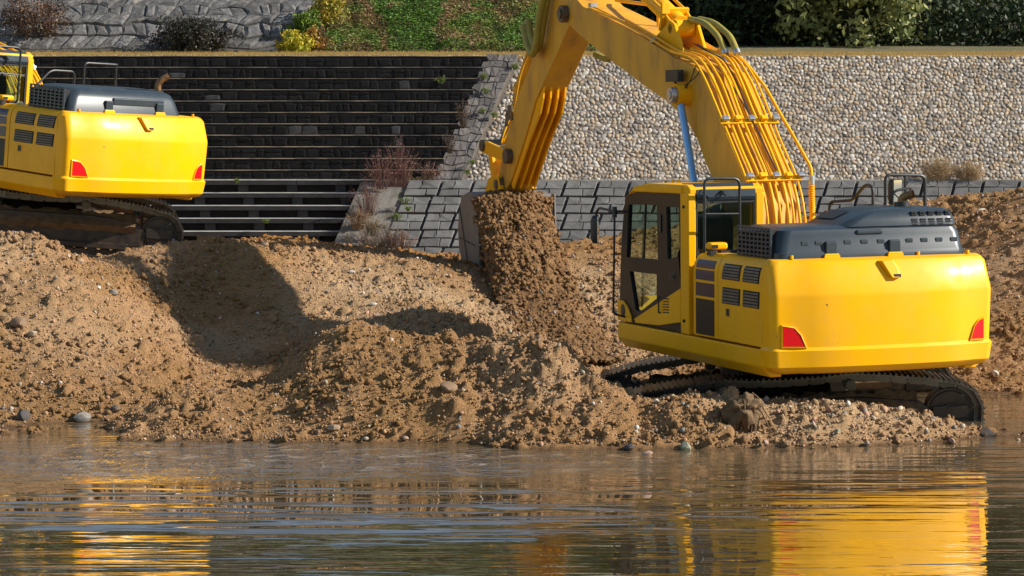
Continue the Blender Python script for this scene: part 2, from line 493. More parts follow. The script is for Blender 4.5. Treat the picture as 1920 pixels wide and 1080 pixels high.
# soil colours: brown sand, pale dry gravel, orange-brown older spoil, wet at the waterline
def blob(x0, y0, rx, ry): return np.exp(-((GXX-x0)/rx)**2-((GYY-y0)/ry)**2)
tn = fbm(GXX, GYY, .7, 4, 51)[..., None]
tf = fbm(GXX, GYY, 4.0, 4, 61)[..., None]
soil = np.array([.228,.122,.050]); pale = np.array([.335,.215,.118]); orange = np.array([.245,.112,.032]); wet = np.array([.100,.056,.028])
tc = soil + (np.array([.285,.155,.074])-soil)*np.clip(.5+1.6*tn+.8*tf, 0, 1)
pm = np.clip(1.15*blob(*at(740,540,40)[:2], 1.5, 1.9) + .9*blob(*at(1110,520,42.6)[:2], .9, 2.2) + .75*blob(*at(1600,800,31.2)[:2], 1.6, .5) + .4*blob(*at(60,660,35.5)[:2], 1.2, 2.) + .9*tn[...,0], 0, 1)[..., None]
tc = tc*(1-pm) + pale*pm
om = np.clip(1.2*blob(*at(620,460,44.6)[:2], 3.2, .9), 0, 1)[..., None]
tc = tc*(1-om) + orange*om
wm = np.clip((.055-HT + .02*tf[...,0])/.05, 0, 1)[..., None]
tc = tc*(1-wm) + wet*wm
tc *= np.array([1.30,1.36,1.40])
set_col(gme, tc.reshape(-1, 3))
M['soil'] = tint_mat('gravelly_soil', rough=.95, nscale=26, namp=.34, bmp=1.0, bscale=55, bdist=.05, spec=.1)
ground = tag(link('ground', gme, M['soil'], smooth=True), kind='structure')

# far ground to the horizon and the river bed
bed = MB(); bed.add([(-900,-300,-1.2),(900,-300,-1.2),(900,29.2,-1.2),(-900,29.2,-1.2)], [(0,1,2,3)])
tag(bed.build('river_bed', mat('river_bed_mud', (.10,.07,.04), (.07,.05,.03), scale=.5)), kind='structure')
fg = MB(); fg.add([(-900,95,4.2),(900,95,4.2),(900,1500,7.0),(-900,1500,7.0)], [(0,1,2,3)])
for s in (-1, 1):
    a, b = sorted((s*11.4, s*900))
    fg.add([(a,37,.35),(b,37,.35),(b,54,.9),(a,54,.9)], [(0,1,2,3)])
tag(fg.build('plain', mat('far_meadow', (.07,.085,.025), (.11,.09,.04), scale=.05)), kind='structure')

# ------------------------------------------------------------------ water
m, nt, bs = nodes('muddy_river_water')
geo = nt.nodes.new('ShaderNodeNewGeometry')
def wmap(sx_, sy_):
    k = nt.nodes.new('ShaderNodeMapping'); k.inputs['Scale'].default_value = (sx_, sy_, 1)
    nt.links.new(geo.outputs['Position'], k.inputs[0]); return k.outputs[0]
def math_(op, a, b):
    k = nt.nodes.new('ShaderNodeMath'); k.operation = op
    for s_, v_ in ((k.inputs[0], a), (k.inputs[1], b)):
        if hasattr(v_, 'is_linked'): nt.links.new(v_, s_)
        else: s_.default_value = v_
    return k.outputs[0]
long_w = noise(nt, 1.0, 1, .5, vec=wmap(.10, .95), dist=.2)
mid_w = noise(nt, 1.0, 2, .5, vec=wmap(.42, 3.4), dist=.25)
fine_w = noise(nt, 1.0, 2, .5, vec=wmap(2.2, 11.0))
patch = ramp(nt, noise(nt, 1.0, 2, .5, vec=wmap(.22, .30)), .40, .62)
# swirling outflow by the shore of the inlet: choppier there
sep = nt.nodes.new('ShaderNodeSeparateXYZ'); nt.links.new(geo.outputs['Position'], sep.inputs[0])
dxn = math_('DIVIDE', math_('ADD', sep.outputs[0], 2.6), 3.6); dyn = math_('DIVIDE', math_('SUBTRACT', sep.outputs[1], 29.6), 1.1)
chop = math_('POWER', 2.718, math_('MULTIPLY', math_('ADD', math_('MULTIPLY', dxn, dxn), math_('MULTIPLY', dyn, dyn)), -1.0))
h = math_('ADD', math_('MULTIPLY', long_w, .009), math_('MULTIPLY', math_('MULTIPLY', mid_w, .0115), math_('ADD', math_('MULTIPLY', patch, 2.4), .35)))
h = math_('ADD', h, math_('MULTIPLY', fine_w, .0020))
wake_x = math_('DIVIDE', math_('ADD', sep.outputs[0], 1.7), 3.1); wake_y = math_('DIVIDE', math_('SUBTRACT', sep.outputs[1], 26.5), 1.25)
wake = math_('POWER', 2.718, math_('MULTIPLY', math_('ADD', math_('MULTIPLY', wake_x, wake_x), math_('MULTIPLY', wake_y, wake_y)), -1.0))
wake_w = noise(nt, 1.0, 2, .5, vec=wmap(.34, 2.3), dist=.5)
h = math_('ADD', h, math_('MULTIPLY', math_('MULTIPLY', wake_w, wake), .25))
turb = noise(nt, 1.0, 4, .6, vec=wmap(2.2, 3.2), dist=1.2)
h = math_('ADD', h, math_('MULTIPLY', math_('MULTIPLY', turb, chop), .12))
b = nt.nodes.new('ShaderNodeBump'); b.inputs['Strength'].default_value = 1.0; b.inputs['Distance'].default_value = 1.0
nt.links.new(h, b.inputs['Height']); nt.links.new(b.outputs[0], bs.inputs['Normal'])
wc = mixc(nt, ramp(nt, noise(nt, .35, 4, .5, vec=wmap(.6, 1.2)), .35, .65), (.034,.024,.011), (.048,.034,.017))
silt = nt.nodes.new('ShaderNodeMapRange'); silt.inputs[1].default_value = 25.5; silt.inputs[2].default_value = 31.0
nt.links.new(math_('ADD', sep.outputs[1], math_('MULTIPLY', noise(nt, 1.0, 3, .6, vec=wmap(.35, .8)), 2.5)), silt.inputs[0])
wc = mixc(nt, silt.outputs[0], wc, (.120,.082,.042))
foam = math_('MULTIPLY', ramp(nt, turb, .54, .66), chop)
nt.links.new(mixc(nt, math_('MULTIPLY', foam, .8), wc, (.42,.37,.30)), bs.inputs['Base Color'])
bs.inputs['Roughness'].default_value = .010
bs.inputs['Coat Weight'].default_value = .9; bs.inputs['Coat Roughness'].default_value = .01; bs.inputs['Coat IOR'].default_value = 1.5
nt.links.new(b.outputs[0], bs.inputs['Coat Normal'])
bs.inputs['IOR'].default_value = 1.6
wmb = MB()
wmb.add([(-900,-300,0),(900,-300,0),(900,37.2,0),(-900,37.2,0)], [(0,1,2,3)])
tag(wmb.build('river_water', m), kind='structure')

# ------------------------------------------------------------------ revetments on the far bank
ZL, YL = 1.84, 52.0          # lower ledge (top of the block wall)
ZT, YT = 4.27, 53.95         # upper edge of cobble wall and stone steps
YLB = YL + .16               # foot of the upper slope
def cobX(px, py): return at(px, py, 52.9).x
M['mortar'] = mat('dark_mortar', (.17,.14,.11), (.11,.092,.075), rough=.95, scale=6, bmp=.4, bscale=40)
M['concrete'] = mat('weathered_concrete', (.19,.175,.155), (.12,.11,.098), rough=.9, scale=3, dirt=(.085,.07,.05), dlo=.45, dhi=.65, bmp=.3, bscale=40)
M['block'] = mat('grey_concrete_block', (.145,.142,.137), (.10,.099,.097), rough=.92, scale=2.2, dirt=(.065,.060,.055), dlo=.5, dhi=.72, dscale=5, bmp=.5, bscale=45, bdist=.012, var=.16)
M['joint'] = mat('dark_block_joint', (.05,.048,.045), (.07,.065,.06), rough=.95, scale=9)

def slope_pt(t, Y0, Z0, Y1, Z1, x, n=0.0):
    """point on a slope: t 0..1 from foot to top, n metres proud of it"""
    L = math.hypot(Y1-Y0, Z1-Z0); ny, nz = -(Z1-Z0)/L, (Y1-Y0)/L
    return (x, Y0+(Y1-Y0)*t+ny*n, Z0+(Z1-Z0)*t+nz*n)

# --- lower wall of pattern blocks
XB0, XB1 = at(772,340,52).x, 11.5
YB, ZB = 50.75, .30
bw = empty('block_wall', Matrix.Translation((5, YB, ZB)))
tag(bw, 'grey patterned concrete block wall below the pale cobble slope', 'wall')
MI = bw.matrix_world.inverted()
core = MB()
L = math.hypot(YL-YB, ZL-ZB)
xs0 = lambda t: XB0 - (1-t)*.62     # the wall's end leans like the ramp beside it
q = [slope_pt(0,YB,ZB,YL,ZL,xs0(0)), slope_pt(0,YB,ZB,YL,ZL,XB1), slope_pt(1,YB,ZB,YL,ZL,XB1), slope_pt(1,YB,ZB,YL,ZL,xs0(1))]
core.add(q + [(p[0], p[1]+.5, p[2]-.02) for p in q], [(0,1,2,3),(7,6,5,4),(0,4,5,1),(1,5,6,2),(2,6,7,3),(3,7,4,0)], MI)
core.build('wall_core', M['joint'], bw)
rows = 5
def stone(name, pts2, par, inv, mat_, hgt, Y0, Z0, Y1, Z1, dome=.5, shrink=.93, Ls=None):
    """one flat-topped stone on a slope; pts2 = (x, distance up the slope)"""
    Ls = Ls or math.hypot(Y1-Y0, Z1-Z0)
    cx_ = sum(p[0] for p in pts2)/len(pts2); cy_ = sum(p[1] for p in pts2)/len(pts2)
    n = len(pts2); vs = []
    for k, hh in ((1.0, -.02), (1.0, hgt*dome), (shrink, hgt)):
        for p in pts2:
            x, u = cx_+(p[0]-cx_)*k, cy_+(p[1]-cy_)*k
            vs.append(slope_pt(u/Ls, Y0, Z0, Y1, Z1, x, hh*random.uniform(.85, 1.15) if hh > 0 else hh))
    fs = [(i, (i+1)%n, n+(i+1)%n, n+i) for i in range(n)] + [(n+i, n+(i+1)%n, 2*n+(i+1)%n, 2*n+i) for i in range(n)] + [tuple(range(2*n, 3*n))]
    mb_ = MB(); mb_.add(vs, fs, inv)
    return mb_.build(name, mat_, par)
for r in range(rows):
    u0, u1 = L*r/rows+.018, L*(r+1)/rows-.018
    x = xs0((r+.5)/rows) + .04 - random.uniform(0, .1)
    while x < XB1-.3:
        w = random.uniform(.50, .68)
        um = (u0+u1)/2 + random.uniform(-.03,.03)
        sk = -.11                                  # joints lean to the left going down
        def X(xx, u): return xx + sk*(u1-u)/(u1-u0)
        a = x; bq = x+w*random.uniform(.36,.46); cq = x+w*random.uniform(.58,.7); d = x+w
        g = .006
        k = .06
        polys = [
          [(X(a,um)+g,um+g),(X(bq,um)-g,um+g+.01),(X(bq,um)-g+k,(um+u1)/2),(X(bq,u1)-g,u1),(X(a,u1)+g,u1)],
          [(X(bq,um)+g,um+g),(X(d,um)-g,um+g),(X(d,u1)-g,u1),(X(bq,u1)+g,u1),(X(bq,um)+g+k,(um+u1)/2)],
          [(X(a,u0)+g,u0),(X(cq,u0)-g,u0),(X(cq,um)-g-k*.6,um-g),(X(a,um)+g,um-g)],
          [(X(cq,u0)+g,u0),(X(d,u0)-g,u0),(X(d,um)-g,um-g),(X(cq,um)+g-k*.6,um-g)]]
        hh = random.uniform(.06,.085)
        for p in polys: stone('block', p, bw, MI, M['block'], hh*random.uniform(.85,1.1), YB,ZB,YL,ZL, dome=.80, shrink=.94)
        x += w + .045
# --- pale ledge on top
led = MB()
led.prism([(YL-.03,ZL-.08),(YLB+.05,ZL-.08),(YLB+.05,ZL+.035),(YL-.03,ZL+.03)], 'X', XB0-.1, XB1)
tag(led.build('wall_ledge', M['concrete'], bevel=.012), 'pale concrete ledge between block wall and cobble slope', 'ledge')

# --- cobble slope
XC0t, XC0b = cobX(972,110), cobX(868,336)
cw_ = empty('cobble_wall', Matrix.Translation((5, YLB, ZL)))
tag(cw_, 'sloping retaining wall faced with pale rounded river cobbles', 'wall')
MI = cw_.matrix_world.inverted()
Lc = math.hypot(YT-YLB, ZT-ZL)
core = MB()
q = [slope_pt(0,YLB,ZL,YT,ZT,XC0b-.05), slope_pt(0,YLB,ZL,YT,ZT,XB1), slope_pt(1,YLB,ZL,YT,ZT,XB1), slope_pt(1,YLB,ZL,YT,ZT,XC0t-.05)]
core.add(q + [(p[0], p[1]+.6, p[2]-.02) for p in q], [(0,1,2,3),(7,6,5,4),(0,4,5,1),(1,5,6,2),(2,6,7,3),(3,7,4,0)], MI)
core.build('wall_core', M['mortar'], cw_)
cob_meshes = []
cobc = [(.40,.335,.265),(.35,.275,.20),(.28,.245,.215),(.44,.40,.35),(.37,.27,.175),(.20,.175,.155)]
def dome_mesh(name, seed, n=8):
    rr = random.Random(seed)
    ph = [rr.uniform(.86,1.12) for _ in range(n)]
    vs = []
    for k, z in ((1.0,0.0),(.96,.45),(.70,.88)):
        vs += [(math.cos(2*math.pi*i/n)*k*ph[i], math.sin(2*math.pi*i/n)*k*ph[i], z*rr.uniform(.93,1.07)) for i in range(n)]
    vs.append((rr.uniform(-.1,.1), rr.uniform(-.1,.1), 1.0))
    fs = [(r_*n+i, r_*n+(i+1)%n, (r_+1)*n+(i+1)%n, (r_+1)*n+i) for r_ in range(2) for i in range(n)]
    fs += [(2*n+i, 2*n+(i+1)%n, 3*n) for i in range(n)]
    return vs, fs
cobm = [tint_mat('cobble_stone_dummy')]
bpy.data.materials.remove(cobm[0])
cobmats = [mat('river_cobble_%s' % n_, c, tuple(v*.72 for v in c), rough=.8, scale=14, bmp=.25, bscale=60, spec=.3, var=.22) for n_, c in zip(('cream','tan','grey','white','ochre','slate'), cobc)]
variants = []
for k in range(18):
    vs, fs = dome_mesh('cobble', 100+k)
    me = bpy.data.meshes.new('cobble'); me.from_pydata(vs, [], fs); me.update(); me.shade_smooth()
    me.materials.append(cobmats[k % 6]); variants.append((me, vs, fs))
ny, nz = -(ZT-ZL)/Lc, (YT-YLB)/Lc
Rs = Matrix(((1,0,0,0),(0,(YT-YLB)/Lc,ny,0),(0,(ZT-ZL)/Lc,nz,0),(0,0,0,1)))
cobs = []
pr = .079
u, r_i = .045, 0
while u < Lc-.02:
    x = XC0b + (XC0t-XC0b)*u/Lc + .05 + (r_i % 2)*.05
    while x < XB1-.05:
        a = random.choice((random.uniform(.028,.042), random.uniform(.038,.066))); b_ = random.uniform(.030,.047)
        cobs.append((x+a, u+random.uniform(-.030,.030), a*1.08, b_*1.10, random.uniform(.010,.028), random.uniform(-.8,.8)))
        x += 2*a*.97
    u += pr; r_i += 1
def cob_M(c):
    p = Vector(slope_pt(c[1]/Lc, YLB, ZL, YT, ZT, c[0], -.004))
    return Matrix.Translation(p) @ Rs @ Matrix.Rotation(c[5], 4, 'Z') @ Matrix.Diagonal((c[2], c[3], c[4], 1))
# the biggest ones in open view stand for themselves, the rest of the facing is one mass
order = sorted(range(len(cobs)), key=lambda i: -cobs[i][2]*cobs[i][3]*(1.0 if .3 < cobs[i][0] < 8.9 else .1))
solo = set(order[:295])
cwp = random.choices(range(6), weights=[3,3,2,3,2,1.4], k=len(cobs))
tv, tf_, tcx = [], [], []
for i, c in enumerate(cobs):
    kk = cwp[i] + 6*random.randrange(3)
    me, vs, fs = variants[kk]
    if i in solo:
        o = bpy.data.objects.new('cobble', me); COL.objects.link(o); o.parent = cw_; o.matrix_local = MI @ cob_M(c)
    else:
        Mx = MI @ cob_M(c); b0 = len(tv)
        tv += [tuple(Mx @ Vector(p)) for p in vs]; tf_ += [tuple(q_+b0 for q_ in f) for f in fs]
        cc = np.array(cobc[kk % 6])*random.uniform(.62,1.12)
        tcx += [cc]*len(vs)
me = bpy.data.meshes.new('cobble_facing'); me.from_pydata(tv, [], tf_); me.update(); me.shade_smooth()
set_col(me, np.array(tcx))
tag(link('cobble_facing', me, tint_mat('mixed_river_cobbles', rough=.8, nscale=16, namp=.25, bmp=.25, bscale=60), cw_), kind='stuff')

# --- crazy-paved ramp between steps and cobbles
XR0t, XR1t, XR0b, XR1b = cobX(912,110), cobX(972,110), cobX(815,338), cobX(868,338)
rp = empty('paved_ramp', Matrix.Translation((XR0b, YLB, ZL)))
tag(rp, 'dark crazy-paved stone ramp separating the steps from the cobbles', 'ramp')
MI = rp.matrix_world.inverted()
core = MB()
q = [slope_pt(0,YLB,ZL,YT,ZT,XR0b,.045), slope_pt(0,YLB,ZL,YT,ZT,XR1b,.045), slope_pt(1,YLB,ZL,YT,ZT,XR1t,.045), slope_pt(1,YLB,ZL,YT,ZT,XR0t,.045)]
core.add(q + [(p[0], p[1]+.6, p[2]-.3) for p in q], [(0,1,2,3),(7,6,5,4),(0,4,5,1),(1,5,6,2),(2,6,7,3),(3,7,4,0)], MI)
core.build('ramp_core', M['mortar'], rp)
M['paving'] = mat('ramp_paving_stone', (.135,.115,.105), (.095,.088,.085), rough=.9, scale=5, dirt=(.06,.055,.05), dlo=.5, dhi=.75, bmp=.3, bscale=40, var=.35)
nu, nw = 17, 5
gp = [[(XR0b+(XR0t-XR0b)*j/nu + ((XR1b-XR0b)+((XR1t-XR0t)-(XR1b-XR0b))*j/nu)*(i/nw + (random.uniform(-.07,.07) if 0<i<nw else 0)),
        Lc*(j + (random.uniform(-.3,.3) if 0<j<nu else 0))/nu) for i in range(nw+1)] for j in range(nu+1)]
for j in range(nu):
    for i in range(nw):
        p = [gp[j][i], gp[j][i+1], gp[j+1][i+1], gp[j+1][i]]
        cx_, cy_ = sum(a[0] for a in p)/4, sum(a[1] for a in p)/4
        p = [(cx_+(a[0]-cx_)*.93, cy_+(a[1]-cy_)*.91) for a in p]
        k = random.randrange(4)
        mid = ((p[k][0]+p[(k+1)%4][0])/2 + random.uniform(-.015,.015), (p[k][1]+p[(k+1)%4][1])/2 + random.uniform(-.015,.015))
        p.insert(k+1, mid)
        stone('paving_stone', p, rp, MI, M['paving'], random.uniform(.065,.08), YLB,ZL,YT,ZT, dome=.9, shrink=.94)

# --- upper stone steps
NS = 11
XS0 = -12.0
st = empty('stone_steps', Matrix.Translation((-5, YLB, ZL)))
tag(st, 'flight of dark rubble-stone terrace steps behind the smaller excavator', 'steps')
MI = st.matrix_world.inverted()
M['riser'] = mat('dark_step_masonry', (.007,.007,.0075), (.004,.004,.005), rough=.9, scale=5, bmp=.4, bscale=40)  # dark stone, deepened to near-black to hold the shade on the fronts
M['tread'] = mat('sunlit_step_edge', (.20,.16,.115), (.055,.047,.04), rough=.95, scale=2.2, lo=.42, hi=.58, bmp=.4, bscale=60)  # sunlight on the tread edges put into a paler colour
M['rubble'] = mat('dark_rubble_stone', (.0085,.008,.0085), (.004,.004,.005), spec=.25, rough=.85, scale=7, bmp=.3, bscale=50, var=.55)  # dark stone, with the shade on the risers also in its colour
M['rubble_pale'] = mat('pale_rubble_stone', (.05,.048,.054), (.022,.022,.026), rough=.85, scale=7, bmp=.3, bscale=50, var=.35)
sh, sd = (ZT-ZL)/NS, (YT-YLB)/NS
allst = []
for k in range(NS):
    y0, z0 = YLB+sd*k, ZL+sh*k
    xr = XR0b+(XR0t-XR0b)*(k+.5)/NS + .06
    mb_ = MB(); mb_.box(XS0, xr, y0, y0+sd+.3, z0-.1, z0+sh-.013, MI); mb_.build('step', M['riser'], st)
    mb_ = MB()
    x = XS0
    while x < xr-.05:
        w = min(random.uniform(.9,2.4), xr-x)
        zz = z0+sh+random.uniform(-.003,.004)
        mb_.box(x+.004, x+w-.004, y0-.012+random.uniform(-.004,.004), y0+sd+.005, z0+sh-.0115, zz, MI)
        x += w
    mb_.build('step_edge', M['tread'], st)
    x = max(XS0, -9.6)
    sl_ = 0.0
    while x < xr-.1:
        w = random.uniform(.10,.36); s2 = random.uniform(-.035,.035)
        cells = [(0.04,.90)] if random.random() < .55 else [(0.04,.46+.1*random.random()),(None,.90)]
        lo = .04
        for c in cells:
            hi = c[1]
            allst.append((x, w, sl_, s2, lo, hi, k)); lo = hi+.03
        sl_ = s2; x += w+.010
allst.sort(key=lambda s_: -s_[1]*(s_[5]-s_[4]))
rest = MB()
for n_, (x, w, sa, sb_, lo, hi, k) in enumerate(allst):
    y0, z0 = YLB+sd*k, ZL+sh*k
    zl, zh = z0+(sh-.02)*lo, z0+(sh-.02)*hi
    def E(sx2, f): return sx2*(f-.5)
    loop = [(x+E(sa,lo)+.006, zl), (x+w*.5+random.uniform(-.03,.03), zl-random.uniform(0,.006)), (x+w+E(sb_,lo)-.006, zl+random.uniform(0,.02)), (x+w+E(sb_,hi)-.006, zh-random.uniform(0,.025)), (x+w*.5, zh), (x+E(sa,hi)+.006, zh-random.uniform(0,.03))]
    cx_, cz_ = x+w/2, (zl+zh)/2; n = 6
    dp = random.uniform(.003,.016); vs = []
    for kk, d in ((1.0,.01),(.97,-dp*.5),(.72,-dp)):
        vs += [(cx_+(p[0]-cx_)*kk, y0+d, cz_+(p[1]-cz_)*kk) for p in loop]
    fs = [(r_*n+i, r_*n+(i+1)%n, (r_+1)*n+(i+1)%n, (r_+1)*n+i) for r_ in range(2) for i in range(n)] + [tuple(range(2*n,3*n))]
    if n_ < 292:
        mb_ = MB(); mb_.add(vs, fs, MI)
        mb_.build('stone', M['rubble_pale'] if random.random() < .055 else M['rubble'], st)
    else:
        rest.add(vs, fs, MI)
tag(rest.build('small_stones', M['rubble'], st), kind='stuff')

# --- lower concrete bench steps
XP1t, XP1b = at(690,340,52).x, at(640,470,51).x
bs_ = empty('bench_steps', Matrix.Translation((-5, 51, ZB)))
tag(bs_, 'rows of dark concrete bench planks on blocks below the stone steps', 'steps')
MI = bs_.matrix_world.inverted()
M['plank'] = mat('shaded_plank_concrete', (.034,.034,.037), (.020,.021,.024), rough=.9, scale=4, bmp=.5, bscale=70, var=.08)  # shade on the plank fronts is put into this dark colour
M['plank_top'] = mat('sunlit_concrete_top', (.36,.345,.32), (.24,.23,.22), rough=.9, scale=6, bmp=.3, bscale=70)  # same concrete painted paler, for the sunlit plank tops
pz, pd = .236, .19
for k in range(7):
    z1 = ZL + .03 - pz*k; y0 = YL - .02 - pd*k
    xr = XP1t + (XP1b-XP1t)*k/6 + .15
    x = -12.0 + random.uniform(0, 1.2)
    while x < xr:
        w = min(random.choice((2.1, 2.35, 2.6)), xr-x)
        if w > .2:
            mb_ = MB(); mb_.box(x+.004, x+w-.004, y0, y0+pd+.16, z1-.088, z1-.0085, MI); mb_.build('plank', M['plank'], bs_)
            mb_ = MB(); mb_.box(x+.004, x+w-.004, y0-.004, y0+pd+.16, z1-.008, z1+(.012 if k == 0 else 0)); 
            o = mb_.build('plank_lit_top', M['plank_top'], bs_); o.matrix_parent_inverse = MI
        x += w
    x = -12.0 + .12*k
    while x < xr-.1:
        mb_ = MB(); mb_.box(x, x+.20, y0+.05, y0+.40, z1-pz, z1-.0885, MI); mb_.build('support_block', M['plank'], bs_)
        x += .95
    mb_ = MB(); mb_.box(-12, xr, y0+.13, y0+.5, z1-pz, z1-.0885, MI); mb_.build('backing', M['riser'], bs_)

# --- plain concrete ramp beside the bench steps
cr = MB()
ct = [(XP1t-.12, YL+.02, ZL+.04), (XB0+.02, YL+.02, ZL+.04)]
cb_ = [(XP1b-.30, YB-.05, ZB+.04), (xs0(0)+.02, YB-.05, ZB+.04)]
cr.add([cb_[0], cb_[1], ct[1], ct[0], (ct[0][0], YL+.3, ZL+.035), (ct[1][0], YL+.3, ZL+.035)] + [(p[0], p[1]+.3, p[2]-.6) for p in (cb_[0], cb_[1], ct[1], ct[0])],
       [(0,1,2,3),(3,2,5,4),(6,9,8,7),(0,6,7,1),(1,7,8,2),(3,9,6,0)])
tag(cr.build('concrete_ramp', M['concrete']), 'weedy plain concrete ramp between bench steps and block wall', 'ramp')

# --- upper berm and the slope behind it
YBK = 57.0
M['dry_turf'] = mat('dry_turf', (.46,.32,.125), (.36,.24,.09), rough=.95, scale=3, bmp=.6, bscale=30, bdist=.03)
bm_ = MB()
bm_.add([(-60,YT-.02,ZT+.0),(60,YT-.02,ZT+.0),(60,YT+.35,ZT+.02),(-60,YT+.35,ZT+.02),(60,YBK+.3,ZT+.05),(-60,YBK+.3,ZT+.05),(-60,YT,ZT-.4),(60,YT,ZT-.4)], [(0,1,2,3),(3,2,4,5),(6,7,1,0)])
tag(bm_.build('berm', M['dry_turf']), kind='structure')
M['bank_soil'] = mat('bank_earth', (.13,.095,.045), (.09,.09,.03), rough=.95, scale=.8, bmp=.7, bscale=12, bdist=.05)
bk = MB()
NBX = 80
def low_right(x): return 1-.93*min(1, max(0, (x-1.0)/1.5))   # the embankment ends where the tree row begins
row = []
for j in range(9):
    t = j/8; y = YBK + 11*t; z = 5.2*(t**.85)
    row.append([(-60+120*i/NBX, y + .04*math.sin(i*1.7+j), ZT+.04 + (z + .04*math.sin(i*2.3+j*1.3)*min(1, j))*low_right(-60+120*i/NBX)) for i in range(NBX+1)])
row.append([(-60+120*i/NBX, 96, ZT+5.5*low_right(-60+120*i/NBX)) for i in range(NBX+1)])
vs = [p for r_ in row for p in r_]
bk.add(vs, [(j*(NBX+1)+i, j*(NBX+1)+i+1, (j+1)*(NBX+1)+i+1, (j+1)*(NBX+1)+i) for j in range(9) for i in range(NBX)])
tag(bk.build('embankment', M['bank_soil'], smooth=60), kind='structure')
def bank_pt(x, t, n=0.0):
    return Vector((x, YBK+11*t - n*.42, ZT+.04+5.2*(t**.85) + n*.9))

# ------------------------------------------------------------------ excavators
# local frame: X to the machine's right, Y forward, Z up; origin on the ground under the swing centre
def secx(z):
    """outline of the left side panel: x at height z"""
    pts = [(1.40,-1.47),(2.20,-1.47),(2.30,-1.455),(2.38,-1.41),(2.43,-1.33)]
    for (a, xa), (b, xb) in zip(pts, pts[1:]):
        if z <= b: return xa + (xb-xa)*max(0, (z-a))/(b-a)
    return -1.33

def cw_plan(off, xo=None):
    """rear outline of the counterweight, offset inwards by off; right side to left side round the back"""
    half = []
    xo = off if xo is None else xo
    w, yr, yc = 1.47-xo, -3.02+off, -2.84+off*.9
    half += [(0, yr), (.35, yr+.004), (.75, yr+.03), (1.0, yr+.075), (1.2-xo, yr+.135)]
    half += [(w-.10+.10*math.sin(R(a)), -2.74+off*.8-.12*math.cos(R(a))) for a in (0, 18, 36, 54, 72, 90)]
    half += [(w, -2.55)]
    L_ = [(-x, y) for x, y in half[::-1]][:-1]
    return L_ + half
def cw_y(x, z):
    off = .0
    if z > 2.05: off = .13*(z-2.05)/.33
    p = cw_plan(off, off*.25)
    for (xa, ya), (xb, yb) in zip(p, p[1:]):
        if xa <= x <= xb and xb > xa: return ya + (yb-ya)*(x-xa)/(xb-xa)
    return -2.8

SHOE = None
def shoe_mesh():
    s = MB()
    s.box(-.30,.30,-.098,.098,-.012,.014)
    for y, hgt in ((-.085,.038),(-.015,.034),(.055,.034)):
        s.box(-.298,.298,y,y+.022,.0142,hgt)
    for sx_ in (-1, 1):
        s.prism([(-.125,-.052),(-.07,-.10),(.07,-.10),(.125,-.062),(.10,-.0125),(-.10,-.0125)], 'X', sx_*.085-.022, sx_*.085+.022)
        s.cyl((sx_*.115,-.10,-.06),(sx_*.135,-.10,-.06),.022,8)
    me = s.mesh('track_shoe'); me.materials.append(M['shoe'])
    return me

def track_path():
    rr, cz, ce = .37, .44, 2.0
    P = [(-1.6,.015),(1.6,.015)]
    P += [(ce+rr*math.sin(R(a)), cz-rr*math.cos(R(a))) for a in range(25, 165, 10)]
    P += [(1.75,.885),(1.2,.945),(.78,.985),(.4,.955),(0,.945),(-.4,.955),(-.78,.985),(-1.2,.945),(-1.75,.875)]
    P += [(-ce-rr*math.sin(R(a)), cz+rr*math.cos(R(a))) for a in range(15, 156, 10)]
    out = []
    for a, b in zip(P, P[1:]+P[:1]):
        d = math.hypot(b[0]-a[0], b[1]-a[1]); n = max(1, int(d/.01))
        out += [(a[0]+(b[0]-a[0])*i/n, a[1]+(b[1]-a[1])*i/n) for i in range(n)]
    return out

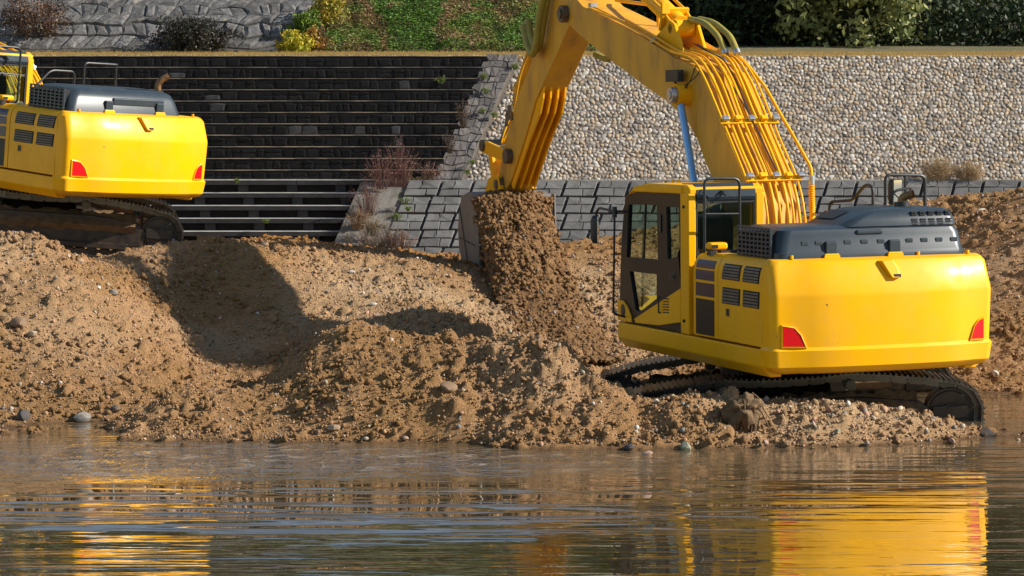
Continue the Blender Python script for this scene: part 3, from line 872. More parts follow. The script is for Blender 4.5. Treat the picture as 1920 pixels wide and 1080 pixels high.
def make_track(root, Mloc, side):
    global SHOE
    if SHOE is None: SHOE = shoe_mesh()
    tr = MB()
    # track frame: the body of the track
    tr.prism([(-1.72,.20),(1.72,.20),(1.80,.44),(1.62,.60),(.9,.68),(-.9,.68),(-1.62,.60),(-1.80,.44)], 'X', -.17, .17)
    tr.prism([(-1.45,.14),(1.45,.14),(1.5,.24),(-1.5,.24)], 'X', -.23, .23)
    t = tr.build('track', M['track'], root, bevel=.015)
    t.matrix_local = Mloc
    for e in (-1, 1):
        w = MB()
        w.cyl((-.12, e*2.0, .44), (.12, e*2.0, .44), .30, 28)
        w.cyl((-.145, e*2.0, .44), (.145, e*2.0, .44), .26, 28)
        w.cyl((-.175, e*2.0, .44), (.175, e*2.0, .44), .11, 16)
        if e > 0:
            for k in range(14):
                a = 2*math.pi*k/14
                w.box(-.04,.04,-.03,.03,.28,.345, Matrix.Translation((0,e*2.0,.44)) @ Matrix.Rotation(a,4,'X'))
        w.build('idler_wheel' if e < 0 else 'drive_sprocket', M['track'], t, bevel=.012)
        for xa in (-.20, .165):
            y = MB(); y.box(xa,xa+.035, e*2.0-.22, e*2.0+.22, .36,.52); y.build('yoke', M['track'], t, bevel=.01)
    for yy in (-.78, .78):
        c = MB(); c.cyl((-.25,yy,.845),(.17,yy,.845),.062,16); c.cyl((-.265,yy,.845),(-.25,yy,.845),.045,16); c.cyl((-.1,yy,.845),(-.06,yy,.845),.08,16)
        c.build('carrier_roller', M['steel'], t, smooth=30)
    for k in range(7):
        yy = -1.38+.46*k
        c = MB(); c.cyl((-.20,yy,.185),(.20,yy,.185),.085,16); c.cyl((-.215,yy,.185),(.215,yy,.185),.05,12)
        c.build('track_roller', M['track'], t, smooth=30)
    mud = MB()
    n = 36
    for sx_ in (-1, 1):
        ringA, ringB, ringC = [], [], []
        for i in range(n+1):
            y = -1.6+3.2*i/n
            j = random.uniform(-.03,.03)
            ringA.append((sx_*(.172), y, .42+j)); ringB.append((sx_*(.24+random.uniform(-.02,.02)), y, .52+j)); ringC.append((sx_*.06, y, .735+random.uniform(-.05,.03)))
        mud.loft([ringA, ringB, ringC], False, False, closed=False)
    mud.build('packed_mud', M['mud'], t, smooth=60)
    P = np.array(track_path())
    dseg = np.hypot(*(np.roll(P, -1, 0)-P).T); cum = np.concatenate([[0], np.cumsum(dseg)])
    N = int(cum[-1]/.203); pitch = cum[-1]/N
    for k in range(N):
        i = np.searchsorted(cum, pitch*(k+.3)) % len(P)
        p, q = P[i-6], P[(i+6) % len(P)]
        tdir = (q-p)/np.linalg.norm(q-p)
        a = math.atan2(tdir[1], tdir[0])
        # outward normal is to the right of travel direction (path runs counter-clockwise seen from -X)
        Mx = Matrix.Translation((0, P[i][0], P[i][1])) @ Matrix.Rotation(a, 4, 'X') @ Matrix.Rotation(math.pi, 4, 'Y')
        o = bpy.data.objects.new('track_shoe', SHOE); COL.objects.link(o); o.parent = t; o.matrix_local = Mx
    return t

def excavator(name, label, Mw, Mu, variant):
    root = empty(name, Mw)
    tag(root, label, 'excavator', 'yellow tracked excavators')
    Y, D = M['yellow'], M['dark']
    # ---------------- undercarriage
    Mrel = Mw.inverted() @ Mu
    for s in (-1, 1):
        make_track(root, Mrel @ Matrix.Translation((s*1.295, 0, 0)), s)
    u = MB()
    u.prism([(-1.2,.42),(1.2,.42),(.75,.80),(-.75,.80)], 'Y', -.62, .62)
    for s in (-1, 1):
        for e in (-1, 1):
            u.box(min(s*.5,s*1.2), max(s*.5,s*1.2), min(e*.45,e*.95), max(e*.45,e*.95), .40,.64)
    c = u.build('car_body', M['track'], root, bevel=.03); c.matrix_local = Mrel
    u = MB(); u.cyl((0,0,.80),(0,0,1.06),.72,36)
    c = u.build('swing_ring', M['black'], root, smooth=40); c.matrix_local = Mrel
    # ---------------- deck
    d = MB(); d.box(-1.22,1.22,-2.6,1.75,1.13,1.36); d.box(-.48,1.3,-1.5,1.2,1.36,1.9)
    d.build('deck_frame', M['black'], root, bevel=.02)
    for s in (-1, 1):
        k = MB()
        k.prism([(s*1.47,1.375),(s*1.47,1.17),(s*1.37,1.045),(s*1.22,1.045),(s*1.22,1.375)], 'Y', -2.60, 1.88)
        k.build('side_skirt', Y, root, bevel=.018)
    # ---------------- counterweight
    lv = [(1.09,.16),(1.125,.06),(1.18,.012),(1.375,-.012),(1.40,.004),(1.415,.014),(2.0,.0),(2.05,.004),(2.36,.125),(2.41,.16),(2.435,.24),(2.438,.9)]
    rings = []
    for z, off in lv:
        p = cw_plan(min(off, .3), off if z < 1.5 else max(off*.22, 0) + (.03 if z > 2.4 else 0)) if off < .5 else [(x*.9, max(y, -2.62)) for x, y in cw_plan(.3)]
        rings.append([(x, y, z) for x, y in p])
    cwm = MB(); cwm.loft(rings, True, True)
    cwt = cwm.build('counterweight', Y, root, bevel=.012, smooth=38)
    for pts, rim in (([(-1.335,1.43),(-1.075,1.425),(-1.13,1.56),(-1.2,1.64),(-1.335,1.665)], 1), ([(1.13,1.43),(1.315,1.43),(1.315,1.665),(1.25,1.64),(1.19,1.58)], 0)):
        def surf(sc_, dp):
            cx_ = sum(p[0] for p in pts)/len(pts); cz_ = sum(p[1] for p in pts)/len(pts)
            return [(cx_+(x-cx_)*sc_, cw_y(cx_+(x-cx_)*sc_, cz_)-dp, cz_+(z-cz_)*sc_) for x, z in pts]
        t = MB(); t.loft([surf(1.0,-.03), surf(1.0,.006), surf(.97,.009)], False, True)
        tl = t.build('tail_light', M['red'], cwt, smooth=30)
        t = MB(); t.loft([surf(1.0,.0), surf(1.17,-.01), surf(1.17,.008), surf(1.04,.014), surf(1.02,.004)], False, False)
        t.build('light_surround', Y, tl, smooth=30)
    lu = MB()
    lx = .02
    lu.loft([[(lx+x*s_, cw_y(lx,zz)-dp, zz) for x, zz in ((-.13,2.40),(.06,2.41),(.13,2.31),(.13,2.20),(.0,2.20))] for s_, dp in ((1.05,-.05),(1.0,.02),(.75,.055))], False, True)
    hc = lu.build('rear_camera_housing', Y, cwt, bevel=.01)
    q = MB(); q.box(lx+.03,lx+.115, cw_y(lx,2.23)-.062, cw_y(lx,2.23)-.03, 2.205,2.245); q.build('camera_lens', M['black'], hc)
    for x in (-1.12, -.55, .55, 1.22):
        b = MB(); b.cyl((x,-2.66,2.436),(x,-2.66,2.48),.022,10); b.build('lifting_bolt', Y, cwt)
    # ---------------- left side panels
    def sec_poly(inn=-1.15):
        return [(-1.47,1.40),(-1.47,2.20),(-1.455,2.30),(-1.41,2.38),(-1.33,2.43),(inn,2.43),(inn,1.40)]
    p1 = MB(); p1.prism(sec_poly(), 'Y', -1.325, -.60)
    pan1 = p1.build('side_panel', Y, root, bevel=.012)
    p2 = MB(); p2.prism(sec_poly(), 'Y', -2.58, -1.34)
    pan2 = p2.build('side_panel', Y, root, bevel=.012)
    def on_side(y0, y1, z0, z1, off, lean=0.0, n=4):
        vs, nn = [], n+1
        for dp in (off-.004, off):
            for i in range(nn):
                z = z0+(z1-z0)*i/n
                vs += [(secx(z)-dp, y0+lean*(z-z0), z), (secx(z)-dp, y1+lean*(z-z0), z)]
        fs = []
        for i in range(n):
            a = 2*i; b = 2*nn+2*i
            fs += [(b, b+1, b+3, b+2), (a, b, b+2, a+2), (a+1, a+3, b+3, b+1)]
        fs += [(0, 1, 2*nn+1, 2*nn), (2*n, 2*nn+2*n, 2*nn+2*n+1, 2*n+1)]
        return vs, fs
    for z0, z1, mt in ((2.245,2.345,'navy'),(2.10,2.225,'navy'),(1.90,2.065,'plum'),(1.425,1.865,'dark')):
        q = MB(); q.add(*on_side(-1.235,-.69,z0,z1,.006)); q.build('stripe_decal', M[mt], pan1)
    for (a, b) in ((-1.97,-1.47),(-2.51,-2.06)):
        for z0, z1 in ((2.145,2.335),(1.85,2.05)):
            q = MB(); q.add(*on_side(a,b,z0,z1,.005,lean=-.10)); v = q.build('vent', M['amber'], pan2)
            for i in range(5):
                zz = z0+.012+(z1-z0-.012)*i/5
                q = MB(); q.add(*on_side(a+.012-.10*(zz-z0),b-.012-.10*(zz-z0),zz,zz+.022,.016,n=1)); q.build('louver', M['slat'], v)
    q = MB(); q.box(-1.478,-1.46,-1.70,-1.53,1.69,1.81); lk = q.build('panel_lock', Y, pan2, bevel=.008)
    q = MB(); q.box(-1.481,-1.4785,-1.685,-1.60,1.705,1.795); q.build('lock_handle', D, lk)
    p3 = MB(); p3.prism([(1.47,1.40),(1.47,2.2),(1.40,2.40),(1.30,2.43),(.95,2.43),(.95,1.40)], 'Y', -2.58, .9)
    p3.build('side_panel', Y, root, bevel=.012)
    # step tread on the deck behind the cab
    tp = MB(); tp.box(-1.16,1.1,-1.60,-.5,2.30,2.405); tp.build('deck_plate', M['black'], root)
    # ---------------- engine hood
    hd = M['hood']
    def hood_ring(x0, x1, y0, y1, z, r, n=5):
        pts = []
        for cx_, cy_, a0 in ((x1-r,y1-r,0),(x0+r,y1-r,90),(x0+r,y0+r,180),(x1-r,y0+r,270)):
            pts += [(cx_+r*math.cos(R(a0+90*i/n)), cy_+r*math.sin(R(a0+90*i/n)), z) for i in range(n+1)]
        return pts
    hx0, hx1, hy0, hy1 = -1.30, 1.22, -2.66, -1.45
    if variant == 'big':
        z_lo, z_hi = 2.80, 3.02
        prof = [(2.425,.0),(2.50,.004),(2.52,.02),(2.70,.045),(2.765,.07),(2.80,.14),(2.805,.25)]
    else:
        z_lo, z_hi = 2.82, 2.82
        hx1 = 1.0
        prof = [(2.425,.0),(2.48,.012),(2.66,.06),(2.76,.11),(2.81,.19),(2.825,.30)]
    hm = MB(); hm.loft([hood_ring(hx0+o, hx1-o, hy0+o, hy1-o*.6, z, .12+o*.5) for z, o in prof])
    hood = hm.build('engine_hood', hd, root, smooth=40)
    if variant == 'big':
        rx0, rx1 = -.42, 1.16
        def rr(z, xl, o): return hood_ring(xl, rx1-o, hy0+.09+o, hy1-.05-o*.6, z, .14)
        hm = MB(); hm.loft([rr(2.79,rx0,.0), rr(2.86,rx0+.12,.01), rr(2.95,rx0+.34,.05), rr(2.985,rx0+.48,.11), rr(2.998,rx0+.60,.24)])
        top = hm.build('raised_hood', hd, hood, smooth=40)
        ih = MB(); ih.box(-.16,.26,-1.62,-1.57,2.84,2.96, Matrix.Translation((0,.03,0))); 
        sc_ = MB(); sc_.add([(-.30,-2.1,2.872),(-.08,-2.1,2.962),(-.08,-1.62,2.964),(-.30,-1.62,2.874)],[(0,1,2,3)]); sc_.build('intake_screen', M['black'], top)
        for zz, n_ in ((2.915,5),(2.945,5),(2.86,5),(2.83,5),(2.80,4)):
            for i in range(n_):
                x = .52+.115*i
                q = MB(); yb = hy0+.09 + (.03 if zz > 2.9 else .012) + (.055 if zz > 2.95 else 0)
                q.box(x, x+.075, yb-.012, yb+.05, zz-.009, zz+.009); q.build('vent_slot', M['amber'], top)
        q = MB(); q.box(-.25,.10,hy0+.028,hy0+.10,2.70,2.755); q.build('hood_recess', hd, hood, bevel=.02)
        for i, x in enumerate((-.98,-.80,-.42,-.20,.02,.40,.60,.80,1.0)):
            q = MB(); q.box(x,x+.10,hy0+.024,hy0+.08,2.585,2.64); q.build('hood_rib', hd, hood, bevel=.012)
        hinge = (-.60, .24)
        ex = [(.66,-2.05,3.0),(.66,-2.05,3.09),(.70,-2.10,3.13),(.76,-2.16,3.15)]
        fl = (.66,-2.05,3.03)
    else:
        for x in (.05,.34):
            for i in range(9):
                q = MB(); q.box(x+.028*i, x+.028*i+.013, -2.40,-2.28,2.822,2.828); q.build('vent_slot', M['amber'], hood)
        q = MB(); q.box(-.42,.62,hy0+.022,hy0+.08,2.56,2.68); q.build('hood_recess', hd, hood, bevel=.02)
        hinge = (-.52, .52)
        ex = [(.86,-2.15,2.78),(.86,-2.15,2.93),(.90,-2.19,3.01),(.99,-2.25,3.07)]
        fl = (.86,-2.15,2.80)
    for x in hinge:
        q = MB(); q.box(x-.075,x+.075,hy0-.012,hy0+.06,2.47,2.63); hp = q.build('hood_hinge', hd, hood, bevel=.015)
        q = MB(); q.box(x-.10,x+.10,hy0-.03,hy0+.02,2.437,2.466); q.cyl((x-.09,hy0-.012,2.472),(x+.09,hy0-.012,2.472),.014,8); q.build('hinge_leaf', Y, hp)
    e = MB(); e.tube(rounded(ex,.08,5), .052, 16, False); e.tube(rounded(ex,.08,5), .045, 16, False)
    exo = e.build('exhaust_pipe', M['rust'], hood, smooth=60)
    e = MB(); e.cyl((fl[0],fl[1],fl[2]-.03),(fl[0],fl[1],fl[2]+.02),.095,18); e.build('exhaust_collar', M['black'], exo, smooth=30)
    # grille on the hood's left end: dark panel with a lattice of bars in front
    gx_ = hx0-.004
    g = MB(); g.prism([(-2.50,2.48),(-1.62,2.48),(-1.66,2.75),(-2.48,2.77)], 'X', hx0-.006, hx0+.12)
    gr = g.build('grille', M['amber'], hood)
    bar = MB()
    for i in range(9):
        y = -2.51+.11*i; bar.box(gx_-.03,gx_-.004,y-.018,y+.018,2.445,2.79)
    for i in range(7):
        z = 2.47+.053*i; bar.box(gx_-.028,gx_-.003,-2.53,-1.60,z-.012,z+.012)
    bar.build('grille_bars', hd, gr, bevel=.004)
    # ---------------- cab
    cabm = MB()
    cabm.prism([(-.45,3.13),(1.25,3.12),(1.52,3.06),(1.50,3.12),(1.28,3.20),(.9,3.245),(-.36,3.255),(-.45,3.21)], 'X', -1.45, -.44)
    cabm.box(-1.47,-1.36,-.45,-.20,1.38,3.15)                    # left rear pillar
    cabm.box(-.54,-.42,-.45,-.26,1.38,3.15)                      # right rear pillar
    cabm.prism([(-.25,3.14),(1.34,3.12),(1.52,3.06),(1.30,3.19),(-.25,3.235)], 'X', -1.475, -1.40)
    cab = cabm.build('cab', Y, root, bevel=.03, seg=3)
    q = MB(); q.prism([(1.60,1.38),(1.90,1.38),(1.90,1.68),(1.84,1.72)], 'X', -1.40, -.46); q.build('front_panel', Y, cab, bevel=.02)
    q = MB(); q.box(-1.40,-.46,-.40,1.62,1.38,1.44); q.build('cab_floor', M['black'], cab)
    outer = [(1.90,1.40),(1.80,2.47),(1.66,3.05),(1.46,3.155),(-.195,3.17),(-.195,1.40)]
    w_up = [(1.54,2.95),(.60,2.97),(.575,2.27),(1.62,2.25)]
    w_lo = [(1.52,2.07),(.62,2.08),(.62,1.77),(1.20,1.55),(1.33,1.58)]
    w_q = [(.29,2.96),(-.10,2.97),(-.13,2.45),(-.02,2.34),(.26,2.29)]
    q = MB(); q.plate(outer, [w_up, w_lo, w_q], 'X', -1.445, -1.385)
    door = q.build('door', D, cab, bevel=.006)
    for w in (w_up, w_lo, w_q):
        q = MB(); q.plate(w, [], 'X', -1.415, -1.411); q.build('window_pane', M['glass'], door)
    q = MB(); q.prism([(1.045,2.96),(1.02,2.96),(1.10,2.26),(1.125,2.26)], 'X', -1.425, -1.40); q.build('mullion', M['black'], door)
    q = MB(); q.prism([(1.28,1.405),(1.33,1.455),(.49,1.73),(-.19,1.95),(-.19,1.52),(.5,1.43)], 'X', -1.468, -1.4455)
    yp = q.build('door_panel', Y, door, bevel=.008)
    for i in range(6):
        zz = 1.60+.035*i
        q = MB(); q.prism([(.36,zz),(.16,zz+.012),(.16,zz+.028),(.36,zz+.016)], 'X', -1.4705, -1.467); q.build('louver', M['black'], yp)
    q = MB(); q.tube(rounded([(-1.47,.44,1.80),(-1.495,.44,1.80),(-1.495,.44,1.60),(-1.47,.44,1.60)],.02), .010, 6); q.build('grab_handle', D, yp)
    q = MB(); q.prism([(1.895,1.40),(1.895,1.67),(1.70,1.67),(1.56,1.60),(1.44,1.48),(1.42,1.40)], 'X', -1.469, -1.4455)
    fp = q.build('door_panel', Y, door, bevel=.008)
    q = MB(); q.loft([[(-1.4695-d_, 1.70+.075*s_*math.cos(a), 1.54+.085*s_*math.sin(a)) for a in [2*math.pi*i/16 for i in range(16)]] for d_, s_ in ((-.01,1.0),(.004,1.0),(.007,.9))], False, True)
    q.build('oval_plug', M['black'], fp, smooth=40)
    q = MB(); q.box(-1.452,-1.4455,.02,.22,2.03,2.13); q.box(-1.462,-1.452,.05,.19,2.07,2.10); q.build('door_handle', M['black'], door, bevel=.006)
    q = MB(); q.box(-1.462,-1.4455,.44,.50,2.62,2.86); q.build('door_hinge', M['black'], door, bevel=.01)
    # rear face
    q = MB(); q.plate([(-1.36,2.36),(-.54,2.36),(-.54,3.16),(-1.36,3.16)], [[(-1.33,2.42),(-.565,2.42),(-.565,3.02),(-1.33,3.02)]], 'Y', -.435, -.40)
    rf = q.build('rear_frame', M['black'], cab, bevel=.006)
    q = MB(); q.plate([(-1.33,2.42),(-.565,2.42),(-.565,3.02),(-1.33,3.02)], [], 'Y', -.42, -.416); q.build('window_pane', M['glass'], rf)
    q = MB(); q.prism([(-.452,3.06),(-.468,3.10),(-.455,3.19),(-.38,3.262),(.0,3.263),(.0,3.25),(-.40,3.12),(-.436,3.06)], 'X', -1.355, -.545)
    rv = q.build('roof_visor', hd, cab, bevel=.01)
    q = MB(); q.tube(rounded([(-1.29,-.46,3.20),(-1.285,-.50,3.15),(-1.22,-.49,3.02),(-1.20,-.47,2.90)],.03), .007, 5); q.build('wire', M['black'], rv)
    q = MB(); q.cyl((-1.02,-.465,3.17),(-1.02,-.51,3.16),.016,8); q.cyl((-1.0,-.47,3.15),(-.99,-.52,3.12),.012,8); q.build('plug', M['black'], rv)
    # right side, front and roof glazing
    q = MB(); q.plate([(-.26,1.42),(1.86,1.42),(1.80,2.2),(1.60,3.05),(-.26,3.13)], [[(-.18,1.95),(1.70,1.95),(1.52,2.98),(-.18,3.04)]], 'X', -.465, -.425)
    rs = q.build('right_wall', D, cab, bevel=.006)
    q = MB(); q.plate([(-.18,1.95),(1.70,1.95),(1.52,2.98),(-.18,3.04)], [], 'X', -.447, -.443); q.build('window_pane', M['glass'], rs)
    q = MB(); q.add([(-1.39,1.86,1.70),(-.46,1.86,1.70),(-.46,1.60,3.06),(-1.39,1.60,3.06)], [(0,1,2,3)]); q.build('windscreen', M['glass'], cab)
    q = MB()
    q.tube(rounded([(-1.15,-.02,2.30),(-1.15,-.04,2.86),(-.72,-.04,2.86),(-.72,-.02,2.30)],.12), .06, 8); q.box(-1.17,-.70,-.06,.06,1.95,2.82)
    q.box(-1.17,-.70,-.05,.50,1.84,1.97); q.box(-1.1,-.78,.0,.4,1.44,1.84); q.box(-1.04,-.84,-.05,.04,2.82,3.0)
    sb = q.build('operator_seat', M['seat'], cab, bevel=.04, seg=3)
    q = MB(); q.box(-.68,-.50,-.2,.9,1.44,2.02); q.box(-1.35,-1.22,.1,.7,1.44,1.98); q.build('control_console', M['black'], cab, bevel=.03)
    q = MB(); q.box(-.60,-.50,1.35,1.52,2.0,2.28); q.build('monitor', M['black'], cab, bevel=.02)
    for x in (-1.02,-.94):
        q = MB(); q.cyl((x,1.05,3.24),(x,1.05,3.275),.022,8); q.build('roof_plug', Y, cab)
    for z in (1.55,2.98):
        q = MB(); q.cyl((-1.47,-.33,z),(-1.49,-.33,z),.02,8); q.build('pillar_bolt', D, cab)
    # ---------------- rails and mirrors
    q = MB()
    q.tube(rounded([(-1.34,-.62,2.41),(-1.34,-.66,2.44),(-1.34,-.66,3.34),(-.86,-.66,3.33),(-.86,-.66,2.44),(-.96,-.60,2.41)],.09,5), .019, 8)
    q.tube([(-1.34,-.66,2.90),(-.86,-.66,2.89)], .014, 8)
    q.build('guard_rail', M['rail'], root, smooth=40)
    lm = MB()
    lm.box(-1.425,-1.18,-1.02,-.86,2.47,2.56); 
    lmp = lm.build('work_light', Y, root, bevel=.035, seg=3)
    q = MB(); q.box(-1.41,-1.33,-1.0,-.88,2.40,2.472); q.box(-1.27,-1.19,-1.0,-.88,2.40,2.472); q.build('light_foot', M['black'], lmp)
    q = MB(); q.box(-1.40,-1.32,-1.026,-1.01,2.492,2.535); q.build('light_lens', M['black'], lmp)
    # left mirror on its stalk
    q = MB(); q.tube(rounded([(-1.47,1.62,1.46),(-1.62,1.67,1.50),(-1.62,1.60,2.84),(-1.62,1.66,2.88)],.05), .014, 8)
    q.tube(rounded([(-1.48,1.50,2.86),(-1.62,1.60,2.86),(-1.64,2.10,2.89),(-1.64,2.20,2.82),(-1.64,2.20,2.76)],.06), .016, 8); q.cyl((-1.62,1.60,2.78),(-1.62,1.60,2.92),.035,8)
    mp = q.build('mirror_stalk', M['rail'], root, smooth=40)
    def mirror(par, cx_, cy_, cz_, w, h_, rot):
        Mr = Matrix.Translation((cx_,cy_,cz_)) @ Matrix.Rotation(R(rot),4,'Z')
        q = MB(); q.loft([[(x*s_, dy, z*s_) for x, z in arc(w-.04,h_-.04,.04,0,90,3)+arc(-w+.04,h_-.04,.04,90,180,3)+arc(-w+.04,-h_+.04,.04,180,270,3)+arc(w-.04,-h_+.04,.04,270,360,3)] for dy, s_ in ((-.035,1.0),(.03,.97),(.06,.7))], True, True, Mr)
        h0 = q.build('mirror_housing', M['black'], par, smooth=40)
        q = MB(); q.box(-w*.86,w*.86,-.0385,-.036,-h_*.9,h_*.9,Mr); q.build('mirror_glass', M['mirror'], h0)
    mirror(mp, -1.66, 2.18, 2.60, .10, .19, 62)
    # right side handrails
    if variant == 'big':
        q = MB(); q.tube(rounded([(1.25,1.12,2.42),(1.25,1.05,2.94),(1.25,.40,2.98),(1.25,.02,3.20),(1.25,-.17,3.18),(1.25,-.22,2.42)],.10,5), .020, 8); q.build('handrail', M['rail'], root, smooth=40)
        q = MB(); q.tube(rounded([(1.02,-.95,2.75),(1.02,-.95,3.35),(1.58,-.95,3.33),(1.58,-.95,2.83),(1.02,-.95,2.84)],.08,5), .021, 8)
        q.tube(rounded([(1.12,-.95,2.42),(1.12,-.95,3.14),(1.32,-.95,3.17)],.10,5), .019, 8); q.tube([(1.30,-.95,2.84),(1.30,-.95,3.33)], .016, 8); q.tube([(1.14,-.95,3.12),(1.30,-.95,2.98)], .014, 8)
        q.tube([(1.58,-.95,2.86),(1.45,-.95,2.42)], .019, 8)
        gq = q.build('mirror_frame', M['rail'], root, smooth=40)
        mirror(gq, 1.24, -.80, 3.13, .11, .16, 30)
    else:
        q = MB(); q.tube(rounded([(-.45,-.2,2.42),(.12,-.2,2.98),(.62,-.2,2.98),(.62,-.2,2.42)],.10,5), .020, 8); q.build('handrail', M['rail'], root, smooth=40)
        q = MB(); q.tube(rounded([(.82,-.2,2.42),(.82,-.2,3.14),(1.55,-.2,3.14),(1.62,.25,3.14)],.08,5), .020, 8)
        q.tube([(1.50,-.2,2.42),(1.50,-.2,3.14)], .019, 8); q.tube([(.82,-.2,2.74),(1.50,-.2,2.74),(1.58,.2,2.74)], .017, 8); q.tube([(1.25,-.2,2.42),(1.25,-.2,2.74)], .017, 8)
        gq = q.build('mirror_frame', M['rail'], root, smooth=40)
        mirror(gq, .98, .05, 2.60, .12, .15, 20)
    # ---------------- boom (profile in Y, Z)
    btop = [(6.45,5.93),(5.97,5.71),(4.46,5.38),(3.49,5.14),(2.56,4.88),(1.92,4.76),(1.70,4.66),(1.42,4.42),(1.09,4.05),(.27,3.23),(.08,2.95),(-.02,2.45),(-.04,2.0),(.10,1.80)]
    bbot = [(.42,1.82),(.62,2.1),(.80,2.6),(1.26,3.20),(1.58,3.50),(1.84,3.80),(2.18,4.04),(2.85,4.30),(3.79,4.56),(4.77,4.86),(6.02,5.26),(6.40,5.40),(6.66,5.54),(6.72,5.74)]
    bx = .33
    q = MB(); q.prism(btop + bbot, 'X', -bx, bx)
    boom = q.build('boom', M['yellow_worn'], root, bevel=.012)
    for z0, z1 in ((0,1),):
        q = MB(); q.cyl((-.43,6.62,5.62),(.43,6.62,5.62),.13,20); q.cyl((-.46,6.62,5.62),(.46,6.62,5.62),.075,16); q.build('elbow_pin', M['steel'], boom, smooth=30)
        q = MB(); q.cyl((-.52,2.12,4.38),(.52,2.12,4.38),.15,24); q.build('cylinder_boss', Y, boom, smooth=30)
        q = MB(); q.cyl((-.60,2.12,4.38),(-.52,2.12,4.38),.105,24); q.cyl((-.615,2.12,4.38),(-.60,2.12,4.38),.06,12); q.build('pin_cap', M['zinc'], boom, smooth=30)
    # hydraulic pipes over the back of the boom
    back = [(5.6,5.66),(4.46,5.44),(3.49,5.20),(2.56,4.95),(2.0,4.84),(1.72,4.74),(1.42,4.50),(1.06,4.10),(.62,3.66),(.27,3.31),(.08,3.03),(-.02,2.70),(-.03,2.42)]
    xsb = [-.37,-.27,-.19,-.09,.0,.10,.18,.27,.35]
    for i, x in enumerate(xsb):
        st_ = {0:0, 1:1, 8:2, 7:2}.get(i, 3)
        off = [.0,.012,.03,.05,.02,.05,.03,.012,.0][i]
        pth = []
        for k, (y_, z_) in enumerate(back[st_:]):
            kk = k+st_
            jx = x + (.010*math.sin(kk*1.9+i) if 3 < kk < 9 else 0)
            nrm = off + (.045 if kk >= 4 else .01)
            ny_, nz_ = (-.72, .69) if kk > 5 else (-.25, .97)
            pth.append((jx, y_+ny_*nrm, z_+nz_*nrm))
        q = MB(); q.tube(rounded(pth,.14,4), .021 if i in (1,3,5,7) else .017, 8); q.build('hydraulic_pipe', Y, boom, smooth=50)
    for (y_, z_), xa, xb in (((.90,3.98), -.44, .40), ((.16,3.25), -.42, .36)):
        q = MB()
        q.box(xa, xb, -.045,.045,.0,.022, Matrix.Translation((0,y_-.04,z_+.04)) @ Matrix.Rotation(R(45),4,'X'))
        cl = q.build('pipe_clamp', Y, boom, bevel=.005)
        for i, x in enumerate(xsb[::2]):
            q = MB(); q.box(x-.045,x+.045,-.035,.035,.0,.055, Matrix.Translation((0,y_-.06,z_+.07)) @ Matrix.Rotation(R(45),4,'X'))
            q.build('clamp_block', M['zinc'] if i in (0,2,4) else Y, cl, bevel=.01)
    # outer pipe on the right with its spring-wrapped hose
    q = MB(); q.tube(rounded([(.30,2.5,5.0),(.38,1.9,4.86),(.46,1.35,4.46),(.50,.95,4.08),(.55,.70,3.82),(.66,.42,3.42),(.66,.40,3.30)],.14,5), .022, 8); q.build('hydraulic_pipe', Y, boom, smooth=50)
    q = MB(); q.tube([(.66,.40,3.32),(.66,.40,3.20)], .042, 10); q.box(.52,.72,.38,.42,3.26,3.30); q.build('hose_fitting', M['zinc'], boom, smooth=40)
    q = MB(); q.tube(rounded([(.66,.40,3.20),(.66,.38,2.85),(.62,.30,2.50),(.50,.10,2.30)],.2,6), .034, 10)
    hq = q.build('spiral_hose', Y, boom, smooth=50)
    coil = [(.66+.040*math.cos(t*.9), .40-.02*(t/100)+.040*math.sin(t*.9), 3.20-.65*t/150) for t in range(150)]
    q = MB(); q.tube(coil, .008, 5); q.build('hose_spring', Y, hq, smooth=60)
    for dx_, yz in ((.02,0),(.14,.12)):
        q = MB(); q.tube(rounded([(.05+dx_,2.95-yz*.3,5.42),(.10+dx_,2.55-yz*.3,5.36),(.12+dx_,2.15-yz,5.16),(.12+dx_,1.95-yz,4.95)],.2,6), .045, 10); q.build('olive_hose', M['hose'], boom, smooth=50)
        q = MB(); q.cyl((.12+dx_,1.965-yz,4.97),(.12+dx_,1.93-yz,4.92),.05,10); q.build('hose_clamp', M['zinc'], boom, smooth=40)
    for off in (.0, .05):
        q = MB(); q.tube(rounded([(-.02+off,2.62,5.08),(.05,2.30,4.96),(.0+off*2,1.9,4.86),(-.05+off*2,1.4,4.56),(.02,.9,4.10),(.06,.2,3.4)],.2,5), .010, 5); q.build('cable', M['black'], boom, smooth=50)
    # side lines along the outer boom, lamp with its wiring
    q = MB(); q.tube([(-.27,5.8,5.72),(-.27,4.46,5.42),(-.27,3.2,5.10)], .018, 8); q.build('hydraulic_pipe', Y, boom, smooth=50)
    for y_, z_ in ((5.65,5.70),(3.35,5.13)):
        q = MB(); q.box(-.345,-.24,y_-.05,y_+.05,z_-.02,z_+.045); q.build('pipe_bracket', M['zinc'], boom, bevel=.008)
    q = MB(); q.tube(rounded([(.22,6.0,5.80),(.22,4.4,5.66),(.22,3.6,5.46),(.22,3.1,5.30)],.2,5), .026, 8); q.tube([(.22,4.4,5.66),(.22,4.4,5.38)], .03, 8); q.build('hydraulic_pipe', Y, boom, smooth=50)
    q = MB(); q.box(-.49,-.40,2.10,2.52,4.56,4.72); q.cyl((-.44,2.3,4.56),(-.44,2.2,4.46),.015,6); q.tube([(-.44,2.2,4.47),(-.40,2.0,4.47)], .02, 6)
    lp_ = q.build('boom_lamp', M['black'], boom, bevel=.02)
    q = MB(); q.tube(rounded([(-.42,2.0,4.47),(-.36,1.92,4.60),(-.34,1.88,4.74),(-.34,1.72,4.80)],.1,5), .008, 5); q.tube(rounded([(-.42,2.05,4.49),(-.37,1.75,4.62),(-.34,1.66,4.74)],.1,5), .008, 5); q.build('lamp_wire', M['black'], lp_, smooth=60)
